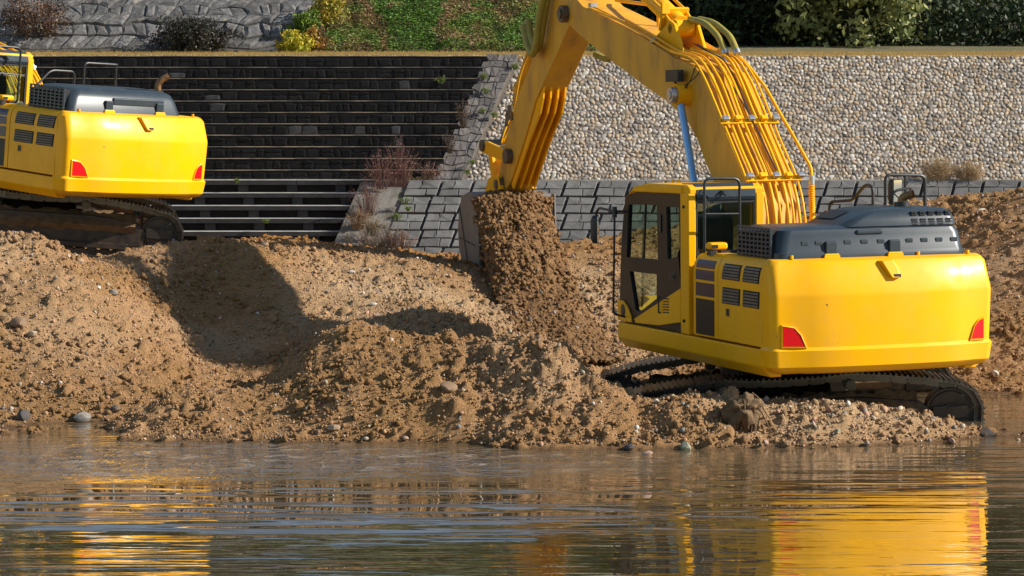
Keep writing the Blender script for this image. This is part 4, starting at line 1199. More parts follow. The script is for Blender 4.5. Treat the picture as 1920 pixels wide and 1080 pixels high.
    # ---------------- boom cylinders
    for s in (-1, 1):
        foot, rodend = Vector((s*.46,1.02,1.75)), Vector((s*.46,2.12,4.38))
        mid = foot + (rodend-foot)*.52
        q = MB(); q.cyl(foot, mid, .088, 18); q.cyl(mid-(rodend-foot).normalized()*.08, mid+(rodend-foot).normalized()*.02, .10, 18)
        bc = q.build('boom_cylinder', Y, root, smooth=40)
        q = MB(); q.cyl(mid, rodend-(rodend-foot).normalized()*.12, .05, 18); q.build('piston_rod', M['blue_rod'], bc, smooth=40)
        q = MB(); q.cyl((s*.46-.06,2.12,4.38),(s*.46+.06,2.12,4.38),.13,20); q.build('rod_eye', Y, bc, smooth=30)
    # ---------------- arm cylinder on top of the boom
    a0, a1 = Vector((0,3.02,5.30)), Vector((0,5.35,6.28))
    dr = (a1-a0).normalized()
    q = MB()
    for s in (-.17,.17): q.prism([(2.55,4.86),(2.9,5.36),(3.06,5.42),(3.2,5.34),(3.65,5.16),(3.6,5.1)], 'X', s-.03, s+.03)
    ears = q.build('cylinder_bracket', Y, boom, bevel=.02)
    q = MB(); q.cyl(a0+dr*.12, a1, .135, 24); q.cyl((-.13,a0.y,a0.z),(.13,a0.y,a0.z),.12,20)
    ac = q.build('arm_cylinder', Y, root, smooth=40)
    q = MB(); q.cyl(a1, a1+dr*1.0, .075, 16); q.build('piston_rod', M['chrome'], ac, smooth=40)
    q = MB(); q.cyl((-.20,a0.y,a0.z),(.20,a0.y,a0.z),.07,16); q.build('cylinder_pin', M['black'], ac, smooth=30)
    for s, rr_ in ((-.17,.022),(.17,.022)):
        q = MB(); q.tube(rounded([(s,a0.y+.05,a0.z+.08),(s,a0.y+.35,a0.z+.28),(s,a0.y+.5,a0.z+.34),(s,a1.y,a1.z+.12)],.1,4), rr_, 8); q.build('hydraulic_pipe', Y, ac, smooth=50)
    q = MB(); q.box(-.20,.20,-.03,.03,-.17,.17, Matrix.Translation(a0+dr*.35) @ Matrix.Rotation(R(22),4,'X')); q.box(-.24,-.12,3.2,3.26,5.5,5.66); q.build('pipe_clamp', Y, ac, bevel=.01)
    # ---------------- arm
    arml = [(6.05,6.85),(6.45,7.15),(7.55,5.98),(8.02,5.45),(8.52,4.86),(9.15,4.34),(9.82,3.46),(10.08,3.05),(10.02,2.86),(9.82,2.82)]
    armr = [(9.45,3.02),(8.72,3.78),(8.28,4.32),(7.40,4.98),(6.82,5.42),(6.46,5.62)]
    q = MB(); q.prism(arml+armr, 'X', -.225, .225)
    arm = q.build('arm', M['yellow_worn'], root, bevel=.012)
    for x in (-.18,-.06,.06,.18):
        q = MB(); q.prism([(7.98,4.60),(8.02,4.36),(8.16,4.12),(8.70,3.66),(9.42,2.92),(9.50,3.0),(8.75,3.80),(8.32,4.32)], 'X', x-.014, x+.014); q.build('wear_rib', Y, arm)
    q = MB(); q.cyl((-.30,9.86,2.98),(.30,9.86,2.98),.13,20); q.cyl((-.34,9.86,2.98),(.34,9.86,2.98),.08,16); q.build('bucket_pin', M['steel'], arm, smooth=30)
    q = MB(); q.cyl((-.33,9.42,3.44),(.33,9.42,3.44),.12,20); q.build('link_pin', M['steel'], arm, smooth=30)
    ml = []
    rr_ = random.Random(3)
    q = MB(); q.loft([[(x, 9.42-.10*k+.06*math.sin(x*9), 2.86+.16*k) for x in (-.20,-.1,.0,.1,.20)] for k in (-.6,0,.6,1.1)], False, False, closed=False); 
    # bucket cylinder on the far side of the arm
    b0, b1 = Vector((0,8.30,5.75)), Vector((0,10.46,3.62))
    db = (b1-b0).normalized()
    q = MB(); q.cyl(b0, b0+db*1.75, .105, 20); q.cyl(b0+db*1.68, b0+db*1.80, .125, 20)
    q.prism([(7.9,5.5),(8.1,5.9),(8.4,5.85),(8.3,5.25)], 'X', -.12, .12)
    bcy = q.build('bucket_cylinder', M['yellow_worn'], root, smooth=35)
    q = MB(); q.cyl(b0+db*1.78, b1, .062, 18); q.build('piston_rod', M['chrome'], bcy, smooth=40)
    q = MB(); q.tube(rounded([(-.16,8.2,5.45),(-.17,8.9,4.95),(-.20,9.05,4.72),(-.20,9.28,4.30),(-.22,9.42,4.20)],.1,4), .022, 8); q.build('hydraulic_pipe', M['yellow_worn'], bcy, smooth=50)
    q = MB(); q.box(-.26,-.225,9.30,9.48,4.02,4.26); q.cyl((-.245,9.5,4.16),(-.245,9.56,3.92),.03,8); q.build('hose_bracket', M['steel'], arm, bevel=.015)
    # long hoses looping at the elbow
    for x, dz in ((-.34,0),(-.27,.08)):
        q = MB(); q.tube(rounded([(x,7.05,6.9),(x-.03,7.30,6.2),(x-.05,7.62,5.60),(x-.06,7.78,5.12+dz),(x-.04,8.00,5.02+dz),(x-.02,8.30,5.25+dz),(x,8.46,5.50+dz)],.35,8), .058, 12); q.build('olive_hose', M['hose'], arm, smooth=50)
    q = MB(); q.tube(rounded([(.30,6.9,6.5),(.30,7.45,5.7),(.28,7.50,5.4),(.26,7.35,5.2)],.2,6), .05, 10); q.build('black_hose', M['black'], arm, smooth=50)
    q = MB(); q.tube(rounded([(.26,6.3,5.32),(.40,6.45,5.05),(.40,6.75,4.92),(.30,7.05,5.02)],.3,8), .05, 12); q.build('olive_hose', M['hose'], arm, smooth=50)
    # bucket linkage
    for s in (-1, 1):
        q = MB(); q.prism([(9.34,3.38),(9.46,3.34),(10.56,3.48),(10.62,3.60),(10.52,3.70),(9.40,3.54)], 'X', s*.29-.035, s*.29+.035); q.build('tipping_link', Y, root, bevel=.02)
    q = MB(); q.cyl((-.36,10.48,3.60),(.36,10.48,3.60),.10,18); q.build('linkage_pin', M['steel'], root, smooth=30)
    q = MB()
    for s in (-1, 1): q.prism([(10.42,3.64),(10.56,3.62),(10.34,2.95),(10.22,2.82),(10.14,2.95)], 'X', s*.20-.03, s*.20+.03)
    q.prism([(10.40,3.40),(10.44,3.40),(10.24,3.0),(10.20,3.0)], 'X', -.16, .16)
    q.build('bucket_link', Y, root, bevel=.015)
    # ---------------- bucket: open towards the machine, lip and teeth downwards
    back_ = [(9.53,2.80),(10.02,2.86),(10.37,2.78),(10.50,2.52),(10.56,2.23),(10.52,1.95),(10.38,1.68),(10.15,1.50),(9.88,1.42),(9.46,1.33)]
    inner = [(9.53,2.765),(10.0,2.82),(10.33,2.745),(10.46,2.50),(10.52,2.23),(10.48,1.965),(10.35,1.71),(10.13,1.54),(9.87,1.46),(9.46,1.365)]
    q = MB(); q.prism(back_ + inner[::-1], 'X', -.73, .52)
    bk_ = q.build('bucket', M['bucket'], root, bevel=.006)
    for s in (-1, 1):
        sx_ = -.73 if s < 0 else .52
        q = MB(); q.prism(back_, 'X', sx_-.02, sx_+.02); sp = q.build('side_plate', M['bucket'], bk_, bevel=.008)
        q = MB(); q.prism([(9.50,2.82),(9.62,2.82),(9.60,1.40),(9.40,1.30),(9.44,1.9)], 'X', sx_+s*.035-.014, sx_+s*.035+.014); q.build('side_cutter', M['bucket'], sp, bevel=.006)
        q = MB()
        for a_, b_ in (((10.44,2.60),(10.0,1.55)), ((10.50,2.1),(9.66,2.0))):
            q.cyl((sx_+s*.022,a_[0],a_[1]),(sx_+s*.022,b_[0],b_[1]),.014,6)
        q.build('weld_bead', M['track'], sp)
        q = MB(); q.prism([(9.70,2.90),(10.42,2.84),(10.30,3.05),(10.05,3.12),(9.80,3.12)], 'X', s*.28-.04, s*.28+.04); q.build('hinge_bracket', Y, bk_, bevel=.015)
    for i in range(5):
        x = -.64+.27*i
        q = MB(); q.loft([[(x-w_,y_,z_+h_),(x+w_,y_,z_+h_),(x+w_,y_,z_-h_),(x-w_,y_,z_-h_)] for y_, z_, w_, h_ in ((9.50,1.35,.055,.045),(9.36,1.31,.05,.04),(9.20,1.27,.035,.012))]); q.build('tooth', M['steel'], bk_, bevel=.006)
    if variant != 'big':
        # this machine holds its boom low; what lies out of the frame beyond the boom is not built
        Mb = Matrix.Translation((0,.2,2.05)) @ Matrix.Rotation(R(-33),4,'X') @ Matrix.Translation((0,-.2,-2.05))
        for o in list(root.children):
            n_ = o.name.split('.')[0]
            if n_ in ('boom','boom_cylinder','arm_cylinder'): o.matrix_local = Mb
            if n_ in ('arm','bucket_cylinder','tipping_link','linkage_pin','bucket_link','bucket'):
                for c_ in list(o.children_recursive): bpy.data.objects.remove(c_)
                bpy.data.objects.remove(o)
    return root

def pose(yaw, pit, rol, loc):
    return Matrix.Translation(loc) @ Matrix.Rotation(R(yaw),4,'Z') @ Matrix.Rotation(R(pit),4,'X') @ Matrix.Rotation(R(rol),4,'Y')
MW1 = pose(20.0, -1.6, 0.0, (3.446, 33.99, -.412))
MU1 = pose(89.0, -3.2, 0.0, (3.446, 33.99, -.45))
excavator('excavator', 'big yellow excavator with its boom raised, pouring soil from a bucket', MW1, MU1, 'big')
MW2 = pose(46.4, 3.5, 3.36, (-8.25, 45.14, 1.16))
MU2 = pose(99.0, 4.6, 0.0, (-8.07, 45.14, 1.14))
excavator('excavator', 'smaller yellow excavator partly cropped, parked on the mound before the dark steps', MW2, MU2, 'small')

# ------------------------------------------------------------------ loose stones
PHI = (1+5**.5)/2
ICO_V = np.array([(-1,PHI,0),(1,PHI,0),(-1,-PHI,0),(1,-PHI,0),(0,-1,PHI),(0,1,PHI),(0,-1,-PHI),(0,1,-PHI),(PHI,0,-1),(PHI,0,1),(-PHI,0,-1),(-PHI,0,1)])/math.sqrt(1+PHI*PHI)
ICO_F = np.array([(0,11,5),(0,5,1),(0,1,7),(0,7,10),(0,10,11),(1,5,9),(5,11,4),(11,10,2),(10,7,6),(7,1,8),(3,9,4),(3,4,2),(3,2,6),(3,6,8),(3,8,9),(4,9,5),(2,4,11),(6,2,10),(8,6,7),(9,8,1)])
def rand_rot(n, g):
    q = g.normal(size=(n, 4)); q /= np.linalg.norm(q, axis=1, keepdims=True)
    w, x, y, z = q.T
    return np.stack([np.stack([1-2*(y*y+z*z),2*(x*y-z*w),2*(x*z+y*w)],-1),np.stack([2*(x*y+z*w),1-2*(x*x+z*z),2*(y*z-x*w)],-1),np.stack([2*(x*z-y*w),2*(y*z+x*w),1-2*(x*x+y*y)],-1)],1)
def pebbles(name, P, rad, cols, g, jit=.22, flat=True):
    n = len(P)
    V = ICO_V[None]*(1+jit*(g.random((n,12,1))-.5)*2)
    S = np.stack([g.uniform(.8,1.25,n), g.uniform(.7,1.05,n), g.uniform(.5,.85,n)], -1)
    V = np.einsum('nij,nkj->nki', rand_rot(n, g), V*S[:,None])*rad[:,None,None] + P[:,None]
    Fx = (ICO_F[None] + 12*np.arange(n)[:,None,None]).reshape(-1, 3)
    me = mesh_np(name, V.reshape(-1,3), Fx)
    set_col(me, np.repeat(cols, 12, 0))
    return me
STC = np.array([(.33,.20,.11),(.27,.15,.075),(.42,.33,.25),(.20,.16,.13),(.36,.20,.13),(.22,.22,.21),(.50,.45,.40),(.13,.12,.115),(.33,.27,.19)])
STW = np.array([5,7,1.6,2.4,2.4,1.0,.35,1.0,2.6]); STW = STW/STW.sum()
g1 = np.random.default_rng(5)
N1 = 17000
gxp = g1.uniform(-8.3, 8.3, N1); gyp = 30.2 + 15*g1.random(N1)**1.25
dens = vnoise(gxp*.8, gyp*.8, 91)+.5
bl = lambda px, py, Y, rx, ry: np.exp(-((gxp-at(px,py,Y).x)/rx)**2-((gyp-Y)/ry)**2)
dens = dens*.6 + .9*bl(1620,800,31.1,1.5,.5) + .5*bl(740,540,40,1.5,2) + .5*bl(60,640,36,1.5,2.2) + .35*bl(1110,520,42.6,.9,2)
dens[(np.abs(gyp-30.6) < .4)] += .25
keep = g1.random(N1) < dens
gz = ground_z(gxp, gyp)
keep &= gz > .012
gxp, gyp, gz = gxp[keep], gyp[keep], gz[keep]
gr_ = .009 + .030*g1.random(len(gxp))**2.6
gr_ *= 1 + .55*np.exp(-((gxp-at(1620,800,31.1).x)/1.5)**2-((gyp-31.1)/.6)**2)
cols = STC[g1.choice(len(STC), len(gxp), p=STW)]*g1.uniform(.75,1.15,(len(gxp),1))
M['pebble'] = tint_mat('mixed_pebbles', rough=.75, nscale=40, namp=.2, bmp=.2, bscale=90, spec=.35)
gv = link('gravel', pebbles('gravel', np.stack([gxp,gyp,gz+gr_*.22],-1), gr_, cols, g1), M['pebble'], smooth=False)
tag(gv, 'loose pebbles and small stones scattered over the brown spoil heaps', 'gravel', kind='stuff')

# crumbly clods the colour of the soil
N2 = 42000
cxp = g1.uniform(-8.4, 8.4, N2); cyp = 30.2 + 15.3*g1.random(N2)**1.2
cd = np.clip(vnoise(cxp*1.3, cyp*1.3, 131)*1.8+.45, .05, 1)
keep = (g1.random(N2) < cd)
cz = ground_z(cxp, cyp); keep &= cz > .03
cxp, cyp, cz = cxp[keep], cyp[keep], cz[keep]
cr_ = .010 + .045*g1.random(len(cxp))**2.8
ci = np.clip(((cxp-GX0)/dx).round().astype(int),0,NX-1); cj = np.clip(np.searchsorted(gy, cyp),0,NY-1)
cc = tc[cj, ci]*g1.uniform(.80,1.10,(len(cxp),1))
cl = link('soil_clods', pebbles('soil_clods', np.stack([cxp,cyp,cz+cr_*.25],-1), cr_, cc, g1, .38), M['soil'])
tag(cl, 'crumbs and clods of brown soil covering the spoil heaps', 'soil', kind='stuff')

# finer crumbs
OCT_V = np.array([(1,0,0),(-1,0,0),(0,1,0),(0,-1,0),(0,0,1),(0,0,-1)], float)
OCT_F = np.array([(0,2,4),(2,1,4),(1,3,4),(3,0,4),(2,0,5),(1,2,5),(3,1,5),(0,3,5)])
N3 = 62000
fx_ = g1.uniform(-7.6, 7.6, N3); fy_ = 30.2 + 13.5*g1.random(N3)**1.3
fz_ = ground_z(fx_, fy_); keep = fz_ > .02
fx_, fy_, fz_ = fx_[keep], fy_[keep], fz_[keep]
fr_ = .007 + .013*g1.random(len(fx_))**2
V_ = OCT_V[None]*(1+.5*(g1.random((len(fx_),6,1))-.5))
V_ = np.einsum('nij,nkj->nki', rand_rot(len(fx_), g1), V_)*fr_[:,None,None] + np.stack([fx_,fy_,fz_+fr_*.3],-1)[:,None]
me = mesh_np('soil_grit', V_.reshape(-1,3), (OCT_F[None]+6*np.arange(len(fx_))[:,None,None]).reshape(-1,3))
ci = np.clip(((fx_-GX0)/dx).round().astype(int),0,NX-1); cj = np.clip(np.searchsorted(gy, fy_),0,NY-1)
fc = tc[cj, ci]*g1.uniform(.7,1.2,(len(fx_),1)); k_ = g1.random(len(fx_)) < .10
fc[k_] = STC[g1.choice(len(STC), k_.sum(), p=STW)]
set_col(me, np.repeat(fc, 6, 0))
tag(link('soil_grit', me, M['pebble']), 'fine grit and crumbs over the brown spoil heaps', 'soil', kind='stuff')

# stones one can pick out
def rock(px, py, Y, r, col, label, flat=.7, sx_=1.0, name='rock', sink=.25):
    r *= .80
    p = at(px, py, Y)
    # sit it on the ground along the same line of sight
    best, by = 9, Y
    for k in range(200):
        yy = Y-2.5+5*k/199
        q_ = at(px, py, yy)
        e_ = abs(q_.z - (float(ground_z(q_.x, yy)) + r*flat*(.5-sink)))
        if e_ < best - .004: best, by = e_, yy
    p = at(px, py, by)
    p.z = float(ground_z(p.x, by)) + r*flat*(.5-sink)
    rr_ = random.Random(hash(label) % 9999)
    rr_ = random.Random(int(px*7+py*13))
    import bmesh
    bm = bmesh.new(); bmesh.ops.create_icosphere(bm, subdivisions=2, radius=1)
    planes = [(Vector((rr_.uniform(-1,1),rr_.uniform(-1,1),rr_.uniform(-1,1))).normalized(), rr_.uniform(.55,.9)) for _ in range(9)]
    for v in bm.verts:
        for n_, d_ in planes:
            e_ = v.co.dot(n_)-d_
            if e_ > 0: v.co -= n_*e_*.85
        v.co *= rr_.uniform(.96,1.04)
        v.co = Vector((v.co.x*r*sx_, v.co.y*r*.85, v.co.z*r*flat))
    me = bpy.data.meshes.new(name); bm.to_mesh(me); bm.free()
    me.shade_smooth(); me.set_sharp_from_angle(angle=R(28))
    o = link(name, me, col)
    o.location = p; o.rotation_euler = (rr_.uniform(-.15,.15), rr_.uniform(-.15,.15), rr_.uniform(0,6))
    return tag(o, label, 'rock', 'larger stones on the spoil heaps')
def rm(n_, c): return mat(n_, c, tuple(v*.65 for v in c), rough=.85, scale=9, bmp=.4, bscale=40, dirt=(.24,.15,.085), dlo=.5, dhi=.7, dscale=6)
RK = dict(tan=rm('tan_rock', (.34,.24,.15)), grey=rm('grey_rock', (.19,.18,.165)), dark=rm('dark_rock', (.055,.048,.046)), pink=rm('pinkish_rock', (.38,.25,.19)), pale=rm('pale_rock', (.50,.45,.38)), green=rm('greenish_rock', (.20,.20,.14)), brown=rm('brown_rock', (.20,.125,.07)))
for a in [
 (802,668,35.2,.135,'tan','tan boulder standing alone below the small pit of shadow',.95,.85),
 (795,600,38.2,.13,'brown','brown stone lying inside the dark bucket shadow',.6),
 (840,725,33.8,.17,'brown','broad brown rock half buried mid-slope below the tan boulder',.55),
 (1130,722,33.6,.07,'tan','round tan stone just below the far track tip',.8),
 (1143,742,33.2,.09,'green','flat greenish stone on the slope in front of the far track',.4),
 (1232,752,32.6,.05,'pale','small white stone near the near track front',.8),
 (1287,836,30.6,.10,'green','squarish greenish rock at the waterline left of the mud clump',.85),
 (1213,852,30.1,.10,'pink','pointed pinkish stone at the water edge below the greenish rock',.6),
 (1180,838,30.6,.10,'dark','dark flat stone at the waterline left of the greenish rock',.5),
 (1435,830,30.8,.055,'pink','rounded pink stone on the gravel spit near the mud clump',.9),
 (1600,782,31.4,.075,'grey','blue-grey stone on the crest of the gravel spit',.8),
 (1570,808,31.0,.07,'green','olive stone on the face of the gravel spit',.8),
 (1850,813,31.4,.18,'dark','flat dark purple rock in the shallow water behind the spit',.5),
 (1908,826,30.9,.05,'tan','orange-tan stone at the end of the gravel spit',.8),
 (1785,829,30.8,.06,'pink','pale pink stone at the waterline right of the gravel spit crest',.8),
 (155,782,32.4,.15,'grey','grey-tan boulder at the foot of the left heap by the inlet',.7,1.2),
 (45,780,32.5,.14,'dark','dark boulder at the foot of the left heap near the frame edge',.75),
 (217,768,32.8,.10,'dark','dark stone right of the grey boulder by the inlet',.6),
 (625,802,31.4,.10,'tan','flat tan stone low on the front ridge near the water',.5,1.3),
 (597,810,31.2,.06,'brown','small brown stone left of the flat tan stone on the front ridge',.8),
 (760,822,30.9,.06,'pink','pink stone on the shore left of the foaming water',.6),
 (212,549,38.4,.10,'grey','round grey stone on the right flank of the left heap',.75),
 (35,608,36.8,.17,'brown','big red-brown rock on the left heap',.75,1.15),
 (62,628,36.2,.09,'tan','tan stone beside the big red-brown rock',.8),
 (68,488,39.6,.08,'tan','tan stone high on the left heap',.8),
 (150,490,40.0,.09,'tan','tan stone near the shoulder of the left heap below the track',.8),
 (185,540,38.8,.05,'pale','pale blue-grey pebble on the left heap slope',.8),
 (187,640,36,.035,'pale','small white stone low on the left heap',.8),
 (495,462,44.2,.11,'tan','large tan lump near the orange heap crest',.9),
 (950,560,41.2,.16,'brown','brown boulder caught in the pouring soil below the bucket',.9),
 (1660,395,43.6,.17,'tan','tan boulder on the far heap behind the mirror frame',.9),
 (1840,398,41.9,.12,'pale','pale boulder on the crest of the heap right of the big machine',.7,1.3),
 (1537,413,45.0,.10,'tan','small tan boulder on the crest behind the engine hood',.7),
 (1865,700,35.6,.07,'pale','pale stone low on the heap at the right frame edge',.8),
 (708,592,37.9,.08,'pink','pinkish stone on the pale gravel heap behind the pit',.6),
 (660,510,41.0,.08,'pale','whitish stone on the upper pale gravel heap',.6),
 (700,570,39,.09,'pale','flat whitish rock on the lower pale gravel heap',.5),
]:
    rock(a[0], a[1], a[2], a[3], RK[a[4]], a[5], a[6] if len(a) > 6 else .7, a[7] if len(a) > 7 else 1.0)

# ------------------------------------------------------------------ soil pouring from the bucket
rowsp = [  # photo y, left x, right x, depth, bulge
 (362,905,1015,43.25,.10),(372,886,1031,43.0,.28),(410,893,1038,42.75,.40),(450,902,1050,42.4,.45),(500,911,1064,41.9,.45),(545,926,1086,41.3,.42),(590,946,1108,40.0,.40),(630,964,1132,38.3,.38),(674,988,1164,36.5,.30)]
nr, nc = 120, 90
tr_ = np.linspace(0, len(rowsp)-1, nr)
RP = np.array(rowsp, float)
rowi = np.stack([np.interp(tr_, range(len(rowsp)), RP[:,k]) for k in range(5)], 1)
PV = np.zeros((nr, nc, 3))
for j in range(nr):
    py, l, r_, Y, bu = rowi[j]
    for i in range(nc):
        t = i/(nc-1)
        a = at(l+(r_-l)*t, py, Y + .55*(t-.5)*.9 - bu*math.sin(math.pi*t)**.7)
        PV[j,i] = a
u_, v_ = PV[...,0]*1.0, PV[...,2]*1.0
nz_ = .16*fbm(u_, v_, 2.2, 3, 201) + .10*fbm(u_, v_, 6, 3, 205, .6) + .075*np.maximum(fbm(u_, v_, 13, 3, 209, .6), -.05)
PV[...,1] -= nz_
PV[...,0] += .05*fbm(u_, v_, 7, 2, 221); PV[...,2] += .05*fbm(u_, v_, 7, 2, 222)
BV = PV.copy(); BV[...,1] = np.maximum(PV[...,1], PV[:, :1,1]*.5+PV[:, -1:,1]*.5) + .25
idp = np.arange(nr*nc).reshape(nr,nc)
F1 = np.stack([idp[:-1,:-1], idp[1:,:-1], idp[1:,1:], idp[:-1,1:]], -1).reshape(-1,4)
F2 = F1[:, ::-1] + nr*nc
Fs = [F1, F2]
for e_ in (idp[0], idp[-1], idp[:,0], idp[:,-1]):
    Fs.append(np.stack([e_[:-1], e_[1:], e_[1:]+nr*nc, e_[:-1]+nr*nc], -1))
pme = mesh_np('pouring_soil', np.concatenate([PV.reshape(-1,3), BV.reshape(-1,3)]), np.concatenate(Fs))
pcol = np.array([.25,.14,.064])
ptn = (1+.35*fbm(u_, v_, 3, 3, 240))[..., None]*pcol
set_col(pme, np.concatenate([ptn.reshape(-1,3)]*2))
po = link('pouring_soil', pme, M['soil'], smooth=True)
tag(po, 'moist brown soil heaped in the bucket and sliding out of it', 'soil', kind='stuff')
NB = 7000
jj, ii = g1.integers(0, nr, NB), g1.integers(0, nc, NB)
Pp = PV[jj, ii] + g1.normal(0, .018, (NB,3)); Pp[:,1] -= .01
rp_ = .008+.048*g1.random(NB)**3.4
pc = pcol*g1.uniform(.72,1.25,(NB,1))
st_i = g1.random(NB) < .07
pc[st_i] = STC[g1.choice(len(STC), st_i.sum(), p=STW)]
po2 = link('falling_crumbs', pebbles('falling_crumbs', Pp, rp_, pc, g1, .35), M['soil'])
# grains in the air below the lip
NA = 700
a_px, a_py = g1.uniform(885,1010,NA), g1.uniform(530,640,NA)
Pa = np.array([tuple(at(a_, b_, 42.3+g1.uniform(-.4,.4)-(b_-530)/110*2.0)) for a_, b_ in zip(a_px, a_py)])
me2 = pebbles('loose_grains', Pa, .005+.016*g1.random(NA)**2, pcol*g1.uniform(.7,1.3,(NA,1)), g1, .35)
tag(po2, 'crumbs of brown soil on the load sliding out of the bucket', 'soil', kind='stuff')
tag(link('falling_grains', me2, M['soil']), 'loose grains of soil falling in the air below the bucket lip', 'soil', kind='stuff')

# ------------------------------------------------------------------ clump of muddy roots before the near track
import bmesh
base = at(1390, 808, 30.6)
bz = float(ground_z(base.x, base.y))
rc = empty('mud_clump', Matrix.Translation((base.x, base.y, bz-.03)))
tag(rc, 'jagged clump of mud and roots standing before the near track', 'mud clump')
bm = bmesh.new()
bmesh.ops.create_icosphere(bm, subdivisions=4, radius=1)
for v in bm.verts:
    c = v.co.copy()
    s_ = 1 + .28*math.sin(c.x*5+1)*math.cos(c.z*6) + .16*math.sin(c.y*11+c.z*9) + .1*math.sin(c.x*17+c.z*15)
    v.co = Vector((c.x*.20*s_ + .05*c.z*abs(c.z), c.y*.16*s_, .21 + c.z*.16*s_))
    if c.z < -.2:
        v.co.x *= .65 + .5*abs(math.sin(c.x*4)); v.co.z -= .16*abs(math.sin(c.x*5+.4))
me = bpy.data.meshes.new('clod'); bm.to_mesh(me); bm.free(); me.shade_smooth()
link('clod', me, M['mud'], rc)
for i, (pa) in enumerate([[(.1,-.02,.36),(.22,-.04,.22),(.30,-.05,.05),(.36,-.06,-.05)],[(.05,-.1,.3),(.12,-.13,.14),(.10,-.12,-.03)],[(-.08,-.05,.3),(-.13,-.06,.12),(-.12,-.04,-.02)],[(.12,.0,.42),(.20,-.02,.36),(.27,-.02,.20),(.33,-.02,.12)],[(.02,-.12,.35),(.03,-.16,.18),(.07,-.16,.02)]]):
    q = MB(); q.tube(rounded(pa,.08,4), .030 if i in (1,2) else .010, 7, True, None, .008); q.build('root', M['mud'], rc, smooth=60)

# ------------------------------------------------------------------ vegetation
def leaf_mat(name, c1, c2, rough=.55, trans=.25):
    m, nt, bs = nodes(name)
    a = nt.nodes.new('ShaderNodeAttribute'); a.attribute_name = 'tint'
    nt.links.new(a.outputs['Color'], bs.inputs['Base Color'])
    bs.inputs['Roughness'].default_value = rough
    bs.inputs['Specular IOR Level'].default_value = .35
    tl = nt.nodes.new('ShaderNodeBsdfTranslucent'); nt.links.new(a.outputs['Color'], tl.inputs[0])
    mx = nt.nodes.new('ShaderNodeMixShader'); mx.inputs[0].default_value = trans
    out = nt.nodes['Material Output']
    nt.links.new(bs.outputs[0], mx.inputs[1]); nt.links.new(tl.outputs[0], mx.inputs[2]); nt.links.new(mx.outputs[0], out.inputs[0])
    return m
M['leaf'] = leaf_mat('leaf', None, None)
M['stem'] = mat('dry_stem', (.16,.10,.06), (.10,.07,.05), rough=.9, scale=12)
M['bark'] = mat('bark', (.06,.045,.035), (.035,.028,.022), rough=.95, scale=8, bmp=.6, bscale=20)
def leaf_cloud(name, C, size, cols, g, aspect=.55, flat=1.0):
    n = len(C)
    Rm = rand_rot(n, g)
    q = np.array([(-1,0,0),(0,-aspect,.12),(1,0,0),(0,aspect,.12)])
    V = np.einsum('nij,kj->nki', Rm, q)*size[:,None,None]*np.array([1,1,flat]) + C[:,None]
    Fq = (np.array([[0,1,2,3]])[None] + 4*np.arange(n)[:,None,None]).reshape(-1,4)
    me = mesh_np(name, V.reshape(-1,3), Fq)
    set_col(me, np.repeat(cols, 4, 0))
    return me
def blobs(cen, rad, ncl, per, g, hollow=.55, clump=.28):
    """leaf positions in clumps spread through an ellipsoid"""
    d = g.normal(size=(ncl,3)); d /= np.linalg.norm(d, axis=1, keepdims=True)
    r = hollow + (1-hollow)*g.random((ncl,1))**.6
    K = np.array(cen) + d*r*np.array(rad)*(1+.22*g.normal(size=(ncl,1)))
    P = np.repeat(K, per, 0) + g.normal(size=(ncl*per,3))*clump
    return P, np.repeat(g.random(ncl), per)
def tree(label, x, y, z0, h, rad, palette, g, ncl=150, per=60, ls=.10, low=-.06):
    t = empty('tree', Matrix.Translation((x, y, z0)))
    tag(t, label, 'tree', 'trees behind the cobble wall')
    q = MB(); q.tube([(0,0,-.3),(.05,.02,h*.25),(-.05,.05,h*.5),(.06,0,h*.8)], .16, 9, True, None, .04)
    for k in range(7):
        a = k*2.4; b = h*(.22+.08*k)
        q.tube([(0,0,b),(math.cos(a)*rad*.4,math.sin(a)*rad*.4,b+.35),(math.cos(a)*rad*.8,math.sin(a)*rad*.8,b+.9)], .06, 6, True, None, .015)
    q.build('trunk', M['bark'], t, smooth=60)
    P, kr = blobs((0,0,h*(.5+low*.5)), (rad, rad*.9, h*(.5-low*.2)), ncl, per, g, .45, .20)
    pal = np.array(palette); k = np.minimum((kr*len(pal)).astype(int), len(pal)-1)
    cols = pal[k]*g.uniform(.7,1.25,(len(P),1))
    me = leaf_cloud('crown', P, ls*g.uniform(.6,1.2,len(P)), cols, g)
    link('crown', me, M['leaf'], t)
    return t
g2 = np.random.default_rng(23)
dk = [(.026,.046,.018),(.034,.060,.020),(.050,.075,.026),(.028,.050,.026)]
md = [(.20,.22,.075),(.27,.28,.10),(.32,.32,.12),(.16,.19,.06)]  # leaf colours lightened to carry the sunlight on this one tree
br = [(.11,.075,.02),(.07,.06,.02),(.03,.045,.015),(.02,.035,.012)]
ol = [(.050,.070,.026),(.036,.056,.024),(.10,.13,.045)]
zb = ZT+.08
tree('dark evergreen directly behind the raised boom', 4.4, 61.4, zb, 6.2, 1.9, dk, g2, 190, 62)
tree('tree with a few amber leaves behind the hoses of the boom', 5.7, 61.8, zb, 6.6, 1.7, br, g2, 150, 60)
tree('sunlit grey-green bushy tree in the middle of the tree row', 7.6, 60.3, zb, 5.0, 1.6, md, g2, 200, 66, .095)
tree('dark tree in the gap right of the sunlit bushy tree', 10.3, 65.2, zb, 7.0, 1.8, dk, g2, 170, 60)
tree('tree with scattered bright leaves at the right end of the row', 12.0, 64.2, zb, 6.0, 1.6, ol, g2, 160, 60)
tree('slim shaded tree at the left end of the tree row', 3.0, 62.6, zb, 5.2, 1.2, dk, g2, 110, 55)
